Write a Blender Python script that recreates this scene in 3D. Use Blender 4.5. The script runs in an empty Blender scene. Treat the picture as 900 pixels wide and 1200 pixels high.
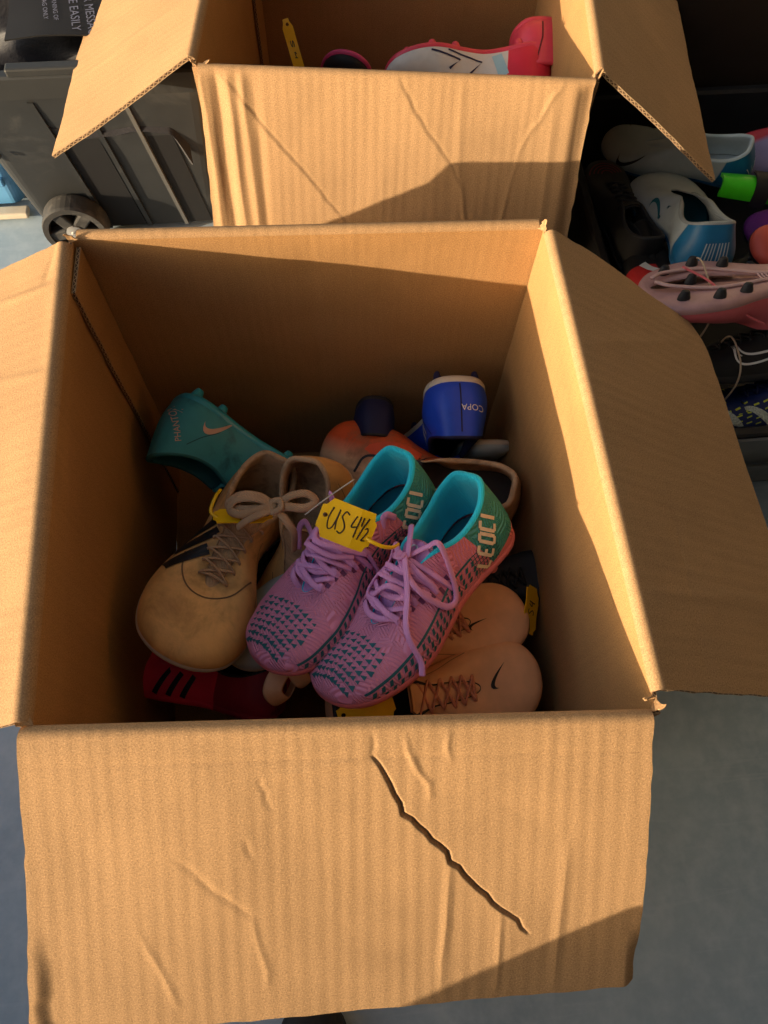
import bpy, bmesh, math, random
import numpy as np
from mathutils import Vector, Matrix
from mathutils.bvhtree import BVHTree

random.seed(4); RNG = np.random.default_rng(4)
S = bpy.context.scene
COL = S.collection

# ------------------------------------------------------------------ camera
CAM = np.array([0.235, -0.105, 1.017])
RX = Vector((0.99502, -0.09725, 0.02194))      # image right in world
RY = Vector((-0.07965, -0.90785, -0.41166))    # image down
RZ = Vector((0.05995, 0.40786, -0.91108))      # viewing direction
R3 = Matrix(((0.9950182, -0.0796520, 0.0599522), (-0.0972486, -0.9078520, 0.4078572), (0.0219410, -0.4116556, -0.9110753)))
xr = R3.col[0]; yd = R3.col[1]; zf = R3.col[2]
cd = bpy.data.cameras.new('camera'); cam = bpy.data.objects.new('camera', cd); COL.objects.link(cam)
m = Matrix.Identity(4)
for i in range(3):
    m[i][0] = xr[i]; m[i][1] = -yd[i]; m[i][2] = -zf[i]; m[i][3] = CAM[i]
cam.matrix_world = m
cd.sensor_fit = 'VERTICAL'; cd.sensor_height = 36.0; cd.lens = 36.0 * 872.0 / 1200.0
cd.clip_start = 0.02; cd.clip_end = 500
S.camera = cam

# ------------------------------------------------------------------ light
SUN_TRAVEL = Vector((0.457, 0.172, -0.086)).normalized()
to_sun = -SUN_TRAVEL
elev = math.asin(to_sun.z); azim = math.atan2(to_sun.x, to_sun.y)
w = bpy.data.worlds.new('World'); S.world = w; w.use_nodes = True
nt = w.node_tree; bg = nt.nodes['Background']
sky = nt.nodes.new('ShaderNodeTexSky'); sky.sky_type = 'NISHITA'; sky.sun_disc = False
sky.sun_elevation = elev; sky.sun_rotation = azim; sky.dust_density = 2.5; sky.ozone_density = 0.6
nt.links.new(sky.outputs[0], bg.inputs[0]); bg.inputs[1].default_value = 0.15
sd = bpy.data.lights.new('sun', 'SUN'); sd.energy = 3.9; sd.angle = math.radians(0.5); sd.color = (1.0, 0.80, 0.56)
sun = bpy.data.objects.new('sun', sd); COL.objects.link(sun)
sun.rotation_euler = SUN_TRAVEL.to_track_quat('-Z', 'Y').to_euler()
S.view_settings.view_transform = 'Standard'; S.view_settings.look = 'None'
S.view_settings.gamma = 1.0; S.view_settings.use_curve_mapping = False
S.view_settings.exposure = 1.15

# ------------------------------------------------------------------ helpers
def tag(o, label=None, cat=None, group=None, kind=None):
    if label: o['label'] = label
    if cat: o['category'] = cat
    if group: o['group'] = group
    if kind: o['kind'] = kind
    return o

def empty(name, loc=(0, 0, 0), label=None, cat=None, group=None):
    o = bpy.data.objects.new(name, None); COL.objects.link(o); o.location = loc
    o.empty_display_size = 0.02
    return tag(o, label, cat, group)

def mesh_obj(name, V, F, mats, parent=None, smooth=True, mi=None, uv=None):
    me = bpy.data.meshes.new(name)
    V = np.asarray(V, float)
    me.from_pydata(V.tolist(), [], [list(map(int, f)) for f in F])
    if not isinstance(mats, (list, tuple)): mats = [mats]
    for mm in mats: me.materials.append(mm)
    if smooth: me.polygons.foreach_set('use_smooth', [True] * len(me.polygons))
    if mi is not None: me.polygons.foreach_set('material_index', list(mi))
    if uv is not None:
        l = me.uv_layers.new(name='UVMap')
        idx = np.empty(len(me.loops), int); me.loops.foreach_get('vertex_index', idx)
        l.data.foreach_set('uv', np.asarray(uv, float)[idx].ravel())
    me.update()
    o = bpy.data.objects.new(name, me); COL.objects.link(o)
    if parent is not None: o.parent = parent
    return o

def grid_faces(nu, nv, closed_u=False, off=0):
    F = []
    for i in range(nu if closed_u else nu - 1):
        a = i * nv; b = ((i + 1) % nu) * nv
        for j in range(nv - 1):
            F.append((off + a + j, off + b + j, off + b + j + 1, off + a + j + 1))
    return F

def catmull(P, n, closed=False):
    P = np.asarray(P, float); K = len(P)
    if closed:
        t = np.arange(n) * K / n
        i = np.floor(t).astype(int); f = (t - i)[:, None]
        p0, p1, p2, p3 = P[(i - 1) % K], P[i % K], P[(i + 1) % K], P[(i + 2) % K]
    else:
        t = np.linspace(0, K - 1, n)
        i = np.minimum(np.floor(t).astype(int), K - 2); f = (t - i)[:, None]
        Q = np.vstack([2 * P[0] - P[1], P, 2 * P[-1] - P[-2]])
        p0, p1, p2, p3 = Q[i], Q[i + 1], Q[i + 2], Q[i + 3]
    return 0.5 * ((2 * p1) + (-p0 + p2) * f + (2 * p0 - 5 * p1 + 4 * p2 - p3) * f ** 2 + (-p0 + 3 * p1 - 3 * p2 + p3) * f ** 3)

def smooth(a, b, x):
    t = np.clip((np.asarray(x, float) - a) / (b - a), 0, 1)
    return t * t * (3 - 2 * t)

def vnoise(x, y, seed=0):
    x = np.asarray(x, float); y = np.asarray(y, float)
    xi = np.floor(x).astype(np.int64); yi = np.floor(y).astype(np.int64)
    fx = x - xi; fy = y - yi; fx = fx * fx * (3 - 2 * fx); fy = fy * fy * (3 - 2 * fy)
    def h(a, b):
        n = (a * 374761393 + b * 668265263 + seed * 1442695041) & 0x7fffffff
        n = ((n ^ (n >> 13)) * 1274126177) & 0x7fffffff
        return ((n ^ (n >> 16)) & 0xffff) / 65535.0 * 2 - 1
    return (h(xi, yi) * (1 - fx) + h(xi + 1, yi) * fx) * (1 - fy) + (h(xi, yi + 1) * (1 - fx) + h(xi + 1, yi + 1) * fx) * fy

def tube_geo(pts, r, ns=8, n=None, flat=1.0, up=None, cap=True, spline=True):
    """sweep an oval along a smoothed polyline; r may be an array along it"""
    P = np.asarray(pts, float)
    if spline:
        n = n or max(8, len(P) * 6)
        P = catmull(P, n)
    n = len(P)
    T = np.gradient(P, axis=0); T /= np.linalg.norm(T, axis=1)[:, None] + 1e-12
    N = np.zeros_like(P)
    ref = np.array(up if up is not None else (0.13, 0.21, 0.97), float)
    v = ref - T[0] * (ref @ T[0])
    if np.linalg.norm(v) < 1e-3: v = np.array((1.0, 0, 0)) - T[0] * T[0][0]
    N[0] = v / np.linalg.norm(v)
    for i in range(1, n):
        v = N[i - 1] - T[i] * (N[i - 1] @ T[i]) if up is None else ref - T[i] * (ref @ T[i])
        q = np.linalg.norm(v); N[i] = v / q if q > 1e-4 else N[i - 1]
    B = np.cross(T, N)
    rr = np.broadcast_to(np.asarray(r, float), (n,))
    a = np.arange(ns) * 2 * math.pi / ns
    V = (P[:, None, :] + rr[:, None, None] * (np.cos(a)[None, :, None] * B[:, None, :] + flat * np.sin(a)[None, :, None] * N[:, None, :])).reshape(-1, 3)
    F = []
    for i in range(n - 1):
        for j in range(ns):
            k = (j + 1) % ns
            F.append((i * ns + j, i * ns + k, (i + 1) * ns + k, (i + 1) * ns + j))
    if cap:
        F.append(tuple(range(ns))[::-1]); F.append(tuple((n - 1) * ns + j for j in range(ns)))
    return V, F

def join(geos):
    V = []; F = []; o = 0
    for v, f in geos:
        V.append(np.asarray(v)); F += [tuple(o + i for i in q) for q in f]; o += len(v)
    return np.vstack(V), F

def box_geo(x0, x1, y0, y1, z0, z1, bev=0.0):
    bm = bmesh.new()
    bmesh.ops.create_cube(bm, size=1)
    for v in bm.verts:
        v.co = Vector(((x0 + x1) / 2 + v.co.x * (x1 - x0), (y0 + y1) / 2 + v.co.y * (y1 - y0), (z0 + z1) / 2 + v.co.z * (z1 - z0)))
    if bev: bmesh.ops.bevel(bm, geom=list(bm.edges), offset=bev, segments=2, affect='EDGES', profile=0.5)
    bm.verts.index_update()
    V = [tuple(v.co) for v in bm.verts]; F = [tuple(v.index for v in f.verts) for f in bm.faces]
    bm.free()
    return V, F

def xform(geo, M):
    V, F = geo
    return np.array([tuple(M @ Vector(tuple(v))) for v in V]), F

# ------------------------------------------------------------------ materials
class NT:
    def __init__(s, name):
        s.m = bpy.data.materials.new(name); s.m.use_nodes = True
        s.t = s.m.node_tree; s.b = s.t.nodes['Principled BSDF']
    def n(s, typ, **kw):
        nd = s.t.nodes.new(typ)
        for k, v in kw.items():
            if k.startswith('i_'):
                key = k[2:]; key = int(key) if key.isdigit() else key
                s.set(nd.inputs[key], v)
            else: setattr(nd, k, v)
        return nd
    def set(s, sock, v):
        if isinstance(v, bpy.types.NodeSocket): s.t.links.new(v, sock)
        else: sock.default_value = v
    def math(s, op, a, b=0.0, c=None):
        nd = s.n('ShaderNodeMath', operation=op); s.set(nd.inputs[0], a); s.set(nd.inputs[1], b)
        if c is not None: s.set(nd.inputs[2], c)
        return nd.outputs[0]
    def mix(s, f, a, b, mode='MIX'):
        nd = s.n('ShaderNodeMix', data_type='RGBA', blend_type=mode)
        s.set(nd.inputs[0], f); s.set(nd.inputs[6], a if not isinstance(a, tuple) else (*a[:3], 1)); s.set(nd.inputs[7], b if not isinstance(b, tuple) else (*b[:3], 1))
        return nd.outputs[2]
    def noise(s, vec, scale, detail=4, rough=0.55, dist=0.0):
        nd = s.n('ShaderNodeTexNoise'); s.set(nd.inputs['Vector'], vec)
        nd.inputs['Scale'].default_value = scale; nd.inputs['Detail'].default_value = detail
        nd.inputs['Roughness'].default_value = rough; nd.inputs['Distortion'].default_value = dist
        return nd.outputs['Fac']
    def ramp(s, f, stops):
        nd = s.n('ShaderNodeValToRGB'); s.set(nd.inputs[0], f)
        e = nd.color_ramp.elements
        while len(e) < len(stops): e.new(0.5)
        for k, (p, c) in enumerate(stops):
            e[k].position = p; e[k].color = (*c, 1) if isinstance(c, tuple) else (c, c, c, 1)
        return nd.outputs[0]
    def map(s, vec, sc=(1, 1, 1), rot=(0, 0, 0), loc=(0, 0, 0)):
        nd = s.n('ShaderNodeMapping'); s.set(nd.inputs[0], vec)
        nd.inputs[1].default_value = loc; nd.inputs[2].default_value = rot; nd.inputs[3].default_value = sc
        return nd.outputs[0]
    def bump(s, h, strength, dist, prev=None):
        nd = s.n('ShaderNodeBump'); s.set(nd.inputs['Height'], h)
        nd.inputs['Strength'].default_value = strength; nd.inputs['Distance'].default_value = dist
        if prev is not None: s.set(nd.inputs['Normal'], prev)
        return nd.outputs[0]
    def co(s, which='Object'):
        return s.n('ShaderNodeTexCoord').outputs[which]

def halfspace(q, sx, hs):
    """product of soft half-spaces a.p + c > 0 in object metres"""
    out = None
    for (ax, ay, az, c, sf) in hs:
        v = q.math('ADD', q.math('ADD', q.math('MULTIPLY', sx[0], ax), q.math('MULTIPLY', sx[1], ay)), q.math('MULTIPLY_ADD', sx[2], az, c))
        mr = q.n('ShaderNodeMapRange', clamp=True); q.set(mr.inputs[0], v)
        mr.inputs[1].default_value = -sf; mr.inputs[2].default_value = sf
        out = mr.outputs[0] if out is None else q.math('MULTIPLY', out, mr.outputs[0])
    return out

def M(name, col, rough=0.6, var=0.12, vscale=30, bump=0.15, bscale=400, bdist=0.0006, regions=(), dirt=None, spec=0.4, emboss=False, coat=0.0, weave=False, metallic=0.0, sheen=0.0):
    q = NT(name); P = q.co()
    f = q.noise(P, vscale, 5, 0.6)
    base = col
    if regions:
        xyz = q.n('ShaderNodeSeparateXYZ'); q.set(xyz.inputs[0], P); sx = xyz.outputs
        base = (*col, 1)
        for rc, hs in regions:
            base = q.mix(halfspace(q, sx, hs), base, rc)
    c2 = q.mix(1.0, base, tuple([1 - var] * 3), 'MULTIPLY')
    c3 = q.mix(1.0, base, tuple([1 + var * 0.6] * 3), 'MULTIPLY')
    c = q.mix(q.ramp(f, [(0.3, 0.0), (0.7, 1.0)]), c2, c3)
    if dirt:
        dcol, lo, hi, dsc = dirt
        d = q.ramp(q.noise(P, dsc, 7, 0.65, 0.6), [(lo, 0.0), (hi, 1.0)])
        c = q.mix(d, c, dcol)
    q.set(q.b.inputs['Base Color'], c)
    q.b.inputs['Roughness'].default_value = rough
    q.b.inputs['Specular IOR Level'].default_value = spec
    q.b.inputs['Metallic'].default_value = metallic
    if sheen: q.b.inputs['Sheen Weight'].default_value = sheen
    if coat: q.b.inputs['Coat Weight'].default_value = coat; q.b.inputs['Coat Roughness'].default_value = 0.25
    nrm = None
    if weave:
        wv = q.n('ShaderNodeTexWave', bands_direction='DIAGONAL', i_Scale=230.0, i_Distortion=1.5); q.set(wv.inputs[0], P)
        nrm = q.bump(wv.outputs[1], 0.5, 0.0006)
    if emboss:
        vo = q.n('ShaderNodeTexVoronoi', i_Scale=75.0); q.set(vo.inputs['Vector'], P)
        s = q.n('ShaderNodeSeparateColor'); q.set(s.inputs[0], vo.outputs['Color'])
        ang = q.math('MULTIPLY', q.math('FLOOR', q.math('MULTIPLY', s.outputs[0], 6.0)), 1.047)
        xyz = q.n('ShaderNodeSeparateXYZ'); q.set(xyz.inputs[0], P)
        lx = q.math('SUBTRACT', xyz.outputs[0], q.math('MULTIPLY', xyz.outputs[2], 0.8))
        v = q.math('ADD', q.math('MULTIPLY', lx, q.math('COSINE', ang)), q.math('MULTIPLY', xyz.outputs[1], q.math('SINE', ang)))
        ln = q.math('SINE', q.math('MULTIPLY', v, 2100.0))
        nrm = q.bump(ln, 0.75, 0.0009)
    if bump: nrm = q.bump(q.noise(P, bscale, 3, 0.6), bump, bdist, nrm)
    if nrm is not None: q.set(q.b.inputs['Normal'], nrm)
    return q.m

def cardboard(name, col=(0.43, 0.262, 0.130), flute=0.0125, fl_amt=0.85, bumps=1.0, dirt=0.25):
    q = NT(name)
    uv = q.co('UV'); xyz = q.n('ShaderNodeSeparateXYZ'); q.set(xyz.inputs[0], uv)
    u = xyz.outputs[0]
    P = q.co('Object')
    wob = q.math('MULTIPLY', q.math('SUBTRACT', q.noise(q.map(uv, (14, 2, 1)), 1.0, 3), 0.5), 0.012)
    ph = q.math('MULTIPLY', q.math('ADD', u, wob), 2 * math.pi / flute)
    band = q.math('MULTIPLY_ADD', q.math('SINE', ph), 0.5, 0.5)
    mod = q.noise(q.map(uv, (30, 5, 1)), 1.0, 4, 0.65)
    band = q.math('MULTIPLY', band, q.ramp(mod, [(0.36, 0.1), (0.64, 1.0)]))
    # paper fibres
    fib = q.noise(q.map(uv, (620, 680, 1)), 1.0, 5, 0.85, 0.2)
    speck = q.noise(uv, 760.0, 3, 0.8)
    large = q.noise(P, 7.0, 5, 0.6, 0.3)
    stain = q.ramp(q.noise(P, 16.0, 6, 0.62, 0.8), [(0.54, 0.0), (0.74, 1.0)])
    c = q.mix(q.ramp(large, [(0.3, 0.0), (0.7, 1.0)]), tuple(x * 0.86 for x in col), tuple(min(1, x * 1.08) for x in col))
    c = q.mix(q.math('MULTIPLY', band, fl_amt * 0.5), c, tuple(x * 0.72 for x in col))
    c = q.mix(q.math('MULTIPLY', q.ramp(fib, [(0.40, 1.0), (0.52, 0.0)]), 0.8), c, tuple(x * 0.52 for x in col))
    c = q.mix(q.math('MULTIPLY', q.ramp(speck, [(0.52, 0.0), (0.62, 1.0)]), 0.6), c, tuple(min(1, x * 1.5) for x in col))
    c = q.mix(q.math('MULTIPLY', stain, dirt), c, tuple(x * 0.6 for x in col))
    q.set(q.b.inputs['Base Color'], c)
    q.b.inputs['Roughness'].default_value = 0.82; q.b.inputs['Specular IOR Level'].default_value = 0.22
    n1 = q.bump(band, 0.22 * bumps, 0.0007)
    n2 = q.bump(fib, 0.35 * bumps, 0.0005, n1)
    n3 = q.bump(large, 0.3, 0.004, n2)
    q.set(q.b.inputs['Normal'], n3)
    return q.m

def cardboard_edge():
    q = NT('cardboard_edge'); uv = q.co('UV'); xyz = q.n('ShaderNodeSeparateXYZ'); q.set(xyz.inputs[0], uv)
    u, v = xyz.outputs[0], xyz.outputs[1]
    s = q.math('MULTIPLY_ADD', q.math('SINE', q.math('MULTIPLY', u, 2 * math.pi / 0.0075)), 0.30, 0.5)
    d = q.math('ABSOLUTE', q.math('SUBTRACT', v, s))
    flute = q.math('LESS_THAN', d, 0.14)
    liner = q.math('GREATER_THAN', q.math('ABSOLUTE', q.math('SUBTRACT', v, 0.5)), 0.33)
    k = q.math('MAXIMUM', flute, liner)
    fuzz = q.noise(uv, 900.0, 3)
    k = q.math('MULTIPLY', k, q.ramp(fuzz, [(0.3, 0.35), (0.6, 1.0)]))
    q.set(q.b.inputs['Base Color'], q.mix(k, (0.11, 0.06, 0.03), (0.62, 0.42, 0.23)))
    q.b.inputs['Roughness'].default_value = 0.9
    q.set(q.b.inputs['Normal'], q.bump(fuzz, 0.6, 0.001))
    return q.m

def concrete():
    q = NT('polished_concrete'); P = q.co('Object')
    a = q.noise(P, 3.0, 8, 0.6, 0.5); b = q.noise(P, 40.0, 6, 0.65); c_ = q.noise(q.map(P, (2, 22, 1), (0, 0, 0.7)), 3.0, 5, 0.6, 1.2)
    c = q.mix(q.ramp(a, [(0.3, 0.0), (0.72, 1.0)]), (0.28, 0.37, 0.45), (0.43, 0.54, 0.62))
    c = q.mix(q.math('MULTIPLY', q.ramp(b, [(0.42, 0.0), (0.66, 1.0)]), 0.42), c, (0.54, 0.63, 0.69))
    c = q.mix(q.math('MULTIPLY', q.ramp(c_, [(0.6, 0.0), (0.66, 1.0)]), 0.16), c, (0.56, 0.64, 0.70))
    sc = q.n('ShaderNodeTexVoronoi', feature='DISTANCE_TO_EDGE', i_Scale=9.0); q.set(sc.inputs['Vector'], q.map(P, (1, 1, 1), (0, 0, 0.4)))
    q.set(q.b.inputs['Base Color'], c)
    q.set(q.b.inputs['Roughness'], q.ramp(b, [(0.3, 0.38), (0.7, 0.58)]))
    q.b.inputs['Specular IOR Level'].default_value = 0.45
    q.set(q.b.inputs['Normal'], q.bump(b, 0.12, 0.002))
    return q.m

CB = cardboard('kraft_cardboard')
CBI = cardboard('kraft_cardboard_inside', col=(0.43, 0.236, 0.094), fl_amt=0.5, bumps=0.7)
CBE = cardboard_edge()
CONC = concrete()
PLASTER = M('unseen_garage_plaster', (0.52, 0.46, 0.37), 0.9, 0.08, 3, 0.1, 60)
BLK_PL = M('black_plastic', (0.030, 0.032, 0.033), 0.5, 0.2, 14, 0.06, 700, dirt=((0.075, 0.075, 0.072), 0.55, 0.75, 9.0))
GREY_CLEAR = M('hazy_clear_plastic', (0.13, 0.135, 0.135), 0.4, 0.15, 10, 0.05, 300, spec=0.5)
YEL = M('yellow_tag_plastic', (0.97, 0.58, 0.004), 0.38, 0.05, 40, 0.08, 500, spec=0.5)
INK = M('black_marker_ink', (0.035, 0.012, 0.01), 0.5, 0.1, 60, 0)
WHITE = M('white_print', (0.75, 0.74, 0.70), 0.5, 0.06, 40, 0)
BLACK = M('black_print', (0.012, 0.012, 0.013), 0.5, 0.1, 40, 0.05)

# ------------------------------------------------------------------ setting
def sheet(name, x0, x1, y0, y1, z, mat, kind='structure'):
    o = mesh_obj(name, [(x0, y0, z), (x1, y0, z), (x1, y1, z), (x0, y1, z)], [(0, 1, 2, 3)], mat, smooth=False)
    o['kind'] = kind
    return o
sheet('ground', -120, 120, -160, 80, 0.0, CONC)
def slab(name, x0, x1, y0, y1, z0, z1, mat):
    V, F = box_geo(x0, x1, y0, y1, z0, z1); o = mesh_obj(name, V, F, mat, smooth=False); o['kind'] = 'structure'
# unseen garage, guessed and shaped to set the fill light; open towards the sun
slab('unseen_wall_right', 5.5, 5.65, -1.0, 4.0, 0.002, 2.4, PLASTER)
slab('unseen_wall_back', -0.8, 5.5, 4.0, 4.15, 0.002, 2.4, PLASTER)
slab('wall_front_blocker', -0.8, 5.5, -1.15, -1.0, 0.002, 2.4, M('grey_blocker_wall', (0.22, 0.20, 0.18), 0.9, 0.08, 3, 0.1, 60))  # unseen blocker put behind the camera to cut the front sky
slab('ceiling_blocker', 0.05, 5.7, -1.2, 4.2, 2.405, 2.55, PLASTER)  # unseen blocker overhead, its edge set to limit the sky light

# ------------------------------------------------------------------ cardboard panels
def panel(name, parent, P, UVg, t, mats, flip=False):
    """P: (nu,nv,3) top surface, thickness t on its back"""
    nu, nv = P.shape[:2]
    du = np.gradient(P, axis=0); dv = np.gradient(P, axis=1)
    N = np.cross(du, dv); N /= np.linalg.norm(N, axis=2)[:, :, None] + 1e-12
    if flip: N = -N
    Q = P - N * t
    V = [P.reshape(-1, 3), Q.reshape(-1, 3)]; n0 = nu * nv
    uv = [UVg.reshape(-1, 2), UVg.reshape(-1, 2)]
    gi = np.arange(n0).reshape(nu, nv)
    top = np.stack([gi[:-1, :-1], gi[1:, :-1], gi[1:, 1:], gi[:-1, 1:]], -1).reshape(-1, 4)
    bot = (top + n0)[:, ::-1]
    if flip: top = top[:, ::-1]; bot = bot[:, ::-1]
    F = [top, bot]; mi = [np.zeros(len(top), int), np.zeros(len(bot), int) + (2 if len(mats) > 2 else 0)]
    loop = np.concatenate([gi[:, 0], gi[-1, 1:], gi[::-1, -1][1:], gi[0, ::-1][1:-1]])
    Pl = P.reshape(-1, 3)[loop]; Ql = Q.reshape(-1, 3)[loop]
    arc = np.concatenate([[0], np.cumsum(np.linalg.norm(np.diff(Pl, axis=0), axis=1))])
    k = len(loop); b = 2 * n0
    V += [Pl, Ql]; uv += [np.stack([arc, np.zeros(k)], 1), np.stack([arc, np.ones(k)], 1)]
    i = np.arange(k); j = (i + 1) % k
    side = np.stack([b + i, b + k + i, b + k + j, b + j], -1)
    if flip: side = side[:, ::-1]
    F.append(side); mi.append(np.ones(k, int))
    V = np.vstack(V); F = np.vstack(F); uv = np.vstack(uv); mi = np.concatenate(mi)
    me = bpy.data.meshes.new(name)
    me.vertices.add(len(V)); me.vertices.foreach_set('co', V.ravel())
    me.loops.add(F.size); me.loops.foreach_set('vertex_index', F.ravel().astype(np.int32))
    me.polygons.add(len(F)); me.polygons.foreach_set('loop_start', (np.arange(len(F)) * 4).astype(np.int32))
    for mm in mats: me.materials.append(mm)
    me.polygons.foreach_set('material_index', mi.astype(np.int32))
    me.polygons.foreach_set('use_smooth', np.concatenate([np.ones(len(F) - k, bool), np.zeros(k, bool)]))
    l = me.uv_layers.new(name='UVMap'); l.data.foreach_set('uv', uv[F.ravel()].ravel())
    me.update(calc_edges=True); me.validate()
    o = bpy.data.objects.new(name, me); COL.objects.link(o); o.parent = parent
    return o

def seg_dist(U, Vv, pts):
    """distance to polyline, signed side, fraction along"""
    best = np.full(U.shape, 9.0); sg = np.zeros(U.shape); fr = np.zeros(U.shape)
    pts = np.asarray(pts, float); L = np.concatenate([[0], np.cumsum(np.linalg.norm(np.diff(pts, axis=0), axis=1))])
    for k in range(len(pts) - 1):
        a, b = pts[k], pts[k + 1]; d = b - a; ll = d @ d
        t = np.clip(((U - a[0]) * d[0] + (Vv - a[1]) * d[1]) / ll, 0, 1)
        ex = U - (a[0] + t * d[0]); ey = Vv - (a[1] + t * d[1]); dd = np.hypot(ex, ey)
        m_ = dd < best
        best = np.where(m_, dd, best); sg = np.where(m_, np.sign(d[0] * ey - d[1] * ex), sg)
        fr = np.where(m_, (L[k] + t * math.sqrt(ll)) / L[-1], fr)
    return best, sg, fr

def rough_line(a, b, n, amp, seed):
    a = np.array(a, float); b = np.array(b, float); t = np.linspace(0, 1, n)
    d = b - a; nn = np.array([-d[1], d[0]]) / np.linalg.norm(d)
    off = amp * (vnoise(t * 5, t * 0 + seed, seed) + 0.6 * vnoise(t * 17, t * 0 + seed, seed + 5))
    off[0] = off[-1] = 0
    return a + t[:, None] * d + off[:, None] * nn

def tear(U, Vv, pts, step, reach=0.018, w=0.0009, valley=0.0012):
    d, s, f = seg_dist(U, Vv, pts)
    env = np.sin(np.clip(f, 0, 1) * math.pi) ** 0.5
    return env * (step * (0.5 + 0.5 * np.tanh(s * d / w)) * np.exp(-d / reach) - valley * np.exp(-(d / (2.2 * w)) ** 2))

def crease(U, Vv, pts, h, w):
    d, s, f = seg_dist(U, Vv, pts)
    return h * np.maximum(0, 1 - d / (2.4 * w)) ** 1.3 * np.sin(np.clip(f * 0.96 + 0.02, 0, 1) * math.pi) ** 0.4

T_CB = 0.0046
def flap(name, parent, h0, h1, zr, drop, length, disp, nu=160, nv=90, seed=1, r=0.0075, outer=(0, 0, 0, 0), rag=0.0007, sides=(0.004, 0.004), twist=0.0, mats=None):
    """flap hinged on the rim line h0->h1 (outside is to the right of that direction),
    bent down by `drop` degrees below horizontal"""
    h0 = np.array(h0, float); h1 = np.array(h1, float); L = np.linalg.norm(h1 - h0); e = (h1 - h0) / L
    out = np.array([e[1], -e[0]])
    ucoord = np.linspace(sides[0], L - sides[1], nu); sc = np.concatenate([np.linspace(0, 0.02, 16), np.linspace(0.02, length, nv - 15)[1:]])
    U, Sg = np.meshgrid(ucoord, sc, indexing='ij')
    un = (U - ucoord[0]) / (ucoord[-1] - ucoord[0]); sn = Sg / length
    # ragged outline
    U2 = U + (1 - un) * (outer[0] * sn + rag * vnoise(Sg * 90, Sg * 0, seed)) * smooth(0.0, 0.1, sn) + un * (outer[1] * sn + rag * vnoise(Sg * 90, Sg * 0 + 7, seed + 1)) * smooth(0.0, 0.1, sn)
    S2 = Sg * (1 + ((1 - un) * outer[2] + un * outer[3]) / length) + sn ** 6 * rag * vnoise(U * 70, U * 0, seed + 2)
    ang = np.radians(90 + drop + twist * (un - 0.5))
    phi = np.minimum(S2 / r, ang); rest = np.maximum(S2 - r * ang, 0)
    o = r - r * np.cos(phi) + np.sin(phi) * rest; z = -r + r * np.sin(phi) + np.cos(phi) * rest
    H = disp(U2, S2) * smooth(0.012, 0.03, S2)
    o = o - np.cos(phi) * H; z = z + np.sin(phi) * H
    P = np.zeros((*U.shape, 3))
    P[..., 0] = h0[0] + e[0] * U2 + out[0] * o; P[..., 1] = h0[1] + e[1] * U2 + out[1] * o; P[..., 2] = zr + z
    return panel(name, parent, P, np.stack([U2, S2], -1), T_CB, mats or [CB, CBE], flip=True)

def wall(name, parent, h0, h1, zr, zb, seed=1, r=0.0075, bow=0.0, nu=60, nv=60, disp=None, mats=None):
    h0 = np.array(h0, float); h1 = np.array(h1, float); L = np.linalg.norm(h1 - h0); e = (h1 - h0) / L
    out = np.array([e[1], -e[0]]); ext = 0.0038 if name in ('front_wall', 'back_wall') else -0.0003
    u = np.linspace(-ext, L + ext, nu); s = np.linspace(zb, zr - r + 0.0015, nv)
    U, Z = np.meshgrid(u, s, indexing='ij')
    H = bow * np.sin(np.pi * U / L) * smooth(zb, zb + 0.2, Z) * (1 - smooth(zr - 0.07, zr - 0.008, Z)) + 0.0009 * vnoise(U * 25, Z * 25, seed) * (1 - smooth(zr - 0.05, zr - 0.01, Z))
    if disp is not None: H = H + disp(U, zr - Z)
    P = np.zeros((*U.shape, 3))
    H = H + 0.0005
    P[..., 0] = h0[0] + e[0] * U + out[0] * H; P[..., 1] = h0[1] + e[1] * U + out[1] * H; P[..., 2] = Z
    # inner face is the top surface: normal must point inwards
    return panel(name, parent, P, np.stack([U, Z], -1), T_CB - 0.001, mats or [CBI, CBE, CB], flip=True)

def flute_disp(seed, amp=0.00007, pitch=0.0125):
    def f(U, V):
        m = 0.5 + 0.5 * vnoise(U * 22, V * 4, seed)
        return amp * np.sin(2 * np.pi * (U + 0.002 * vnoise(U * 12, V * 3, seed + 3)) / pitch) * m + 0.0016 * vnoise(U * 9, V * 9, seed + 9) + 0.0004 * vnoise(U * 28, V * 28, seed + 11)
    return f

def shard(parent, name, base, d, n, L, W, seed, mat):
    """a little torn lip of liner paper at a corner"""
    rg = np.random.default_rng(seed); base = np.array(base, float); d = np.array(d, float); d /= np.linalg.norm(d)
    n = np.array(n, float); s = np.cross(d, n); s /= np.linalg.norm(s); n = np.cross(s, d)
    k = 7; V = []; 
    for i in range(k):
        t = i / (k - 1); wd = W * (1 - 0.75 * t) * (0.75 + 0.5 * rg.random())
        c = base + d * L * t + n * L * 0.5 * t * t + s * W * 0.25 * (rg.random() - 0.5)
        V += [c - s * wd / 2 + n * 0.0006, c + s * wd / 2 * (0.8 + 0.4 * rg.random()) + n * 0.0006, c + s * wd / 2 - n * 0.0006, c - s * wd / 2 - n * 0.0006]
    F = []
    for i in range(k - 1):
        for j in range(4): F.append((i * 4 + j, i * 4 + (j + 1) % 4, i * 4 + 4 + (j + 1) % 4, i * 4 + 4 + j))
    F += [(3, 2, 1, 0), tuple(range(4 * k - 4, 4 * k))]
    return mesh_obj(name, V, F, mat, parent, smooth=False, uv=[(v[0], v[1]) for v in V])

RIM = 0.46
# ---- front box
FL, FR, BR, BL = (0.0, 0.0), (0.458, -0.031), (0.462, 0.444), (-0.004, 0.465)
box1 = empty('cardboard_box', (0, 0, 0), 'open cardboard box in the foreground holding the pink and teal cleats', 'box', 'open cardboard boxes of cleats')
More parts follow.
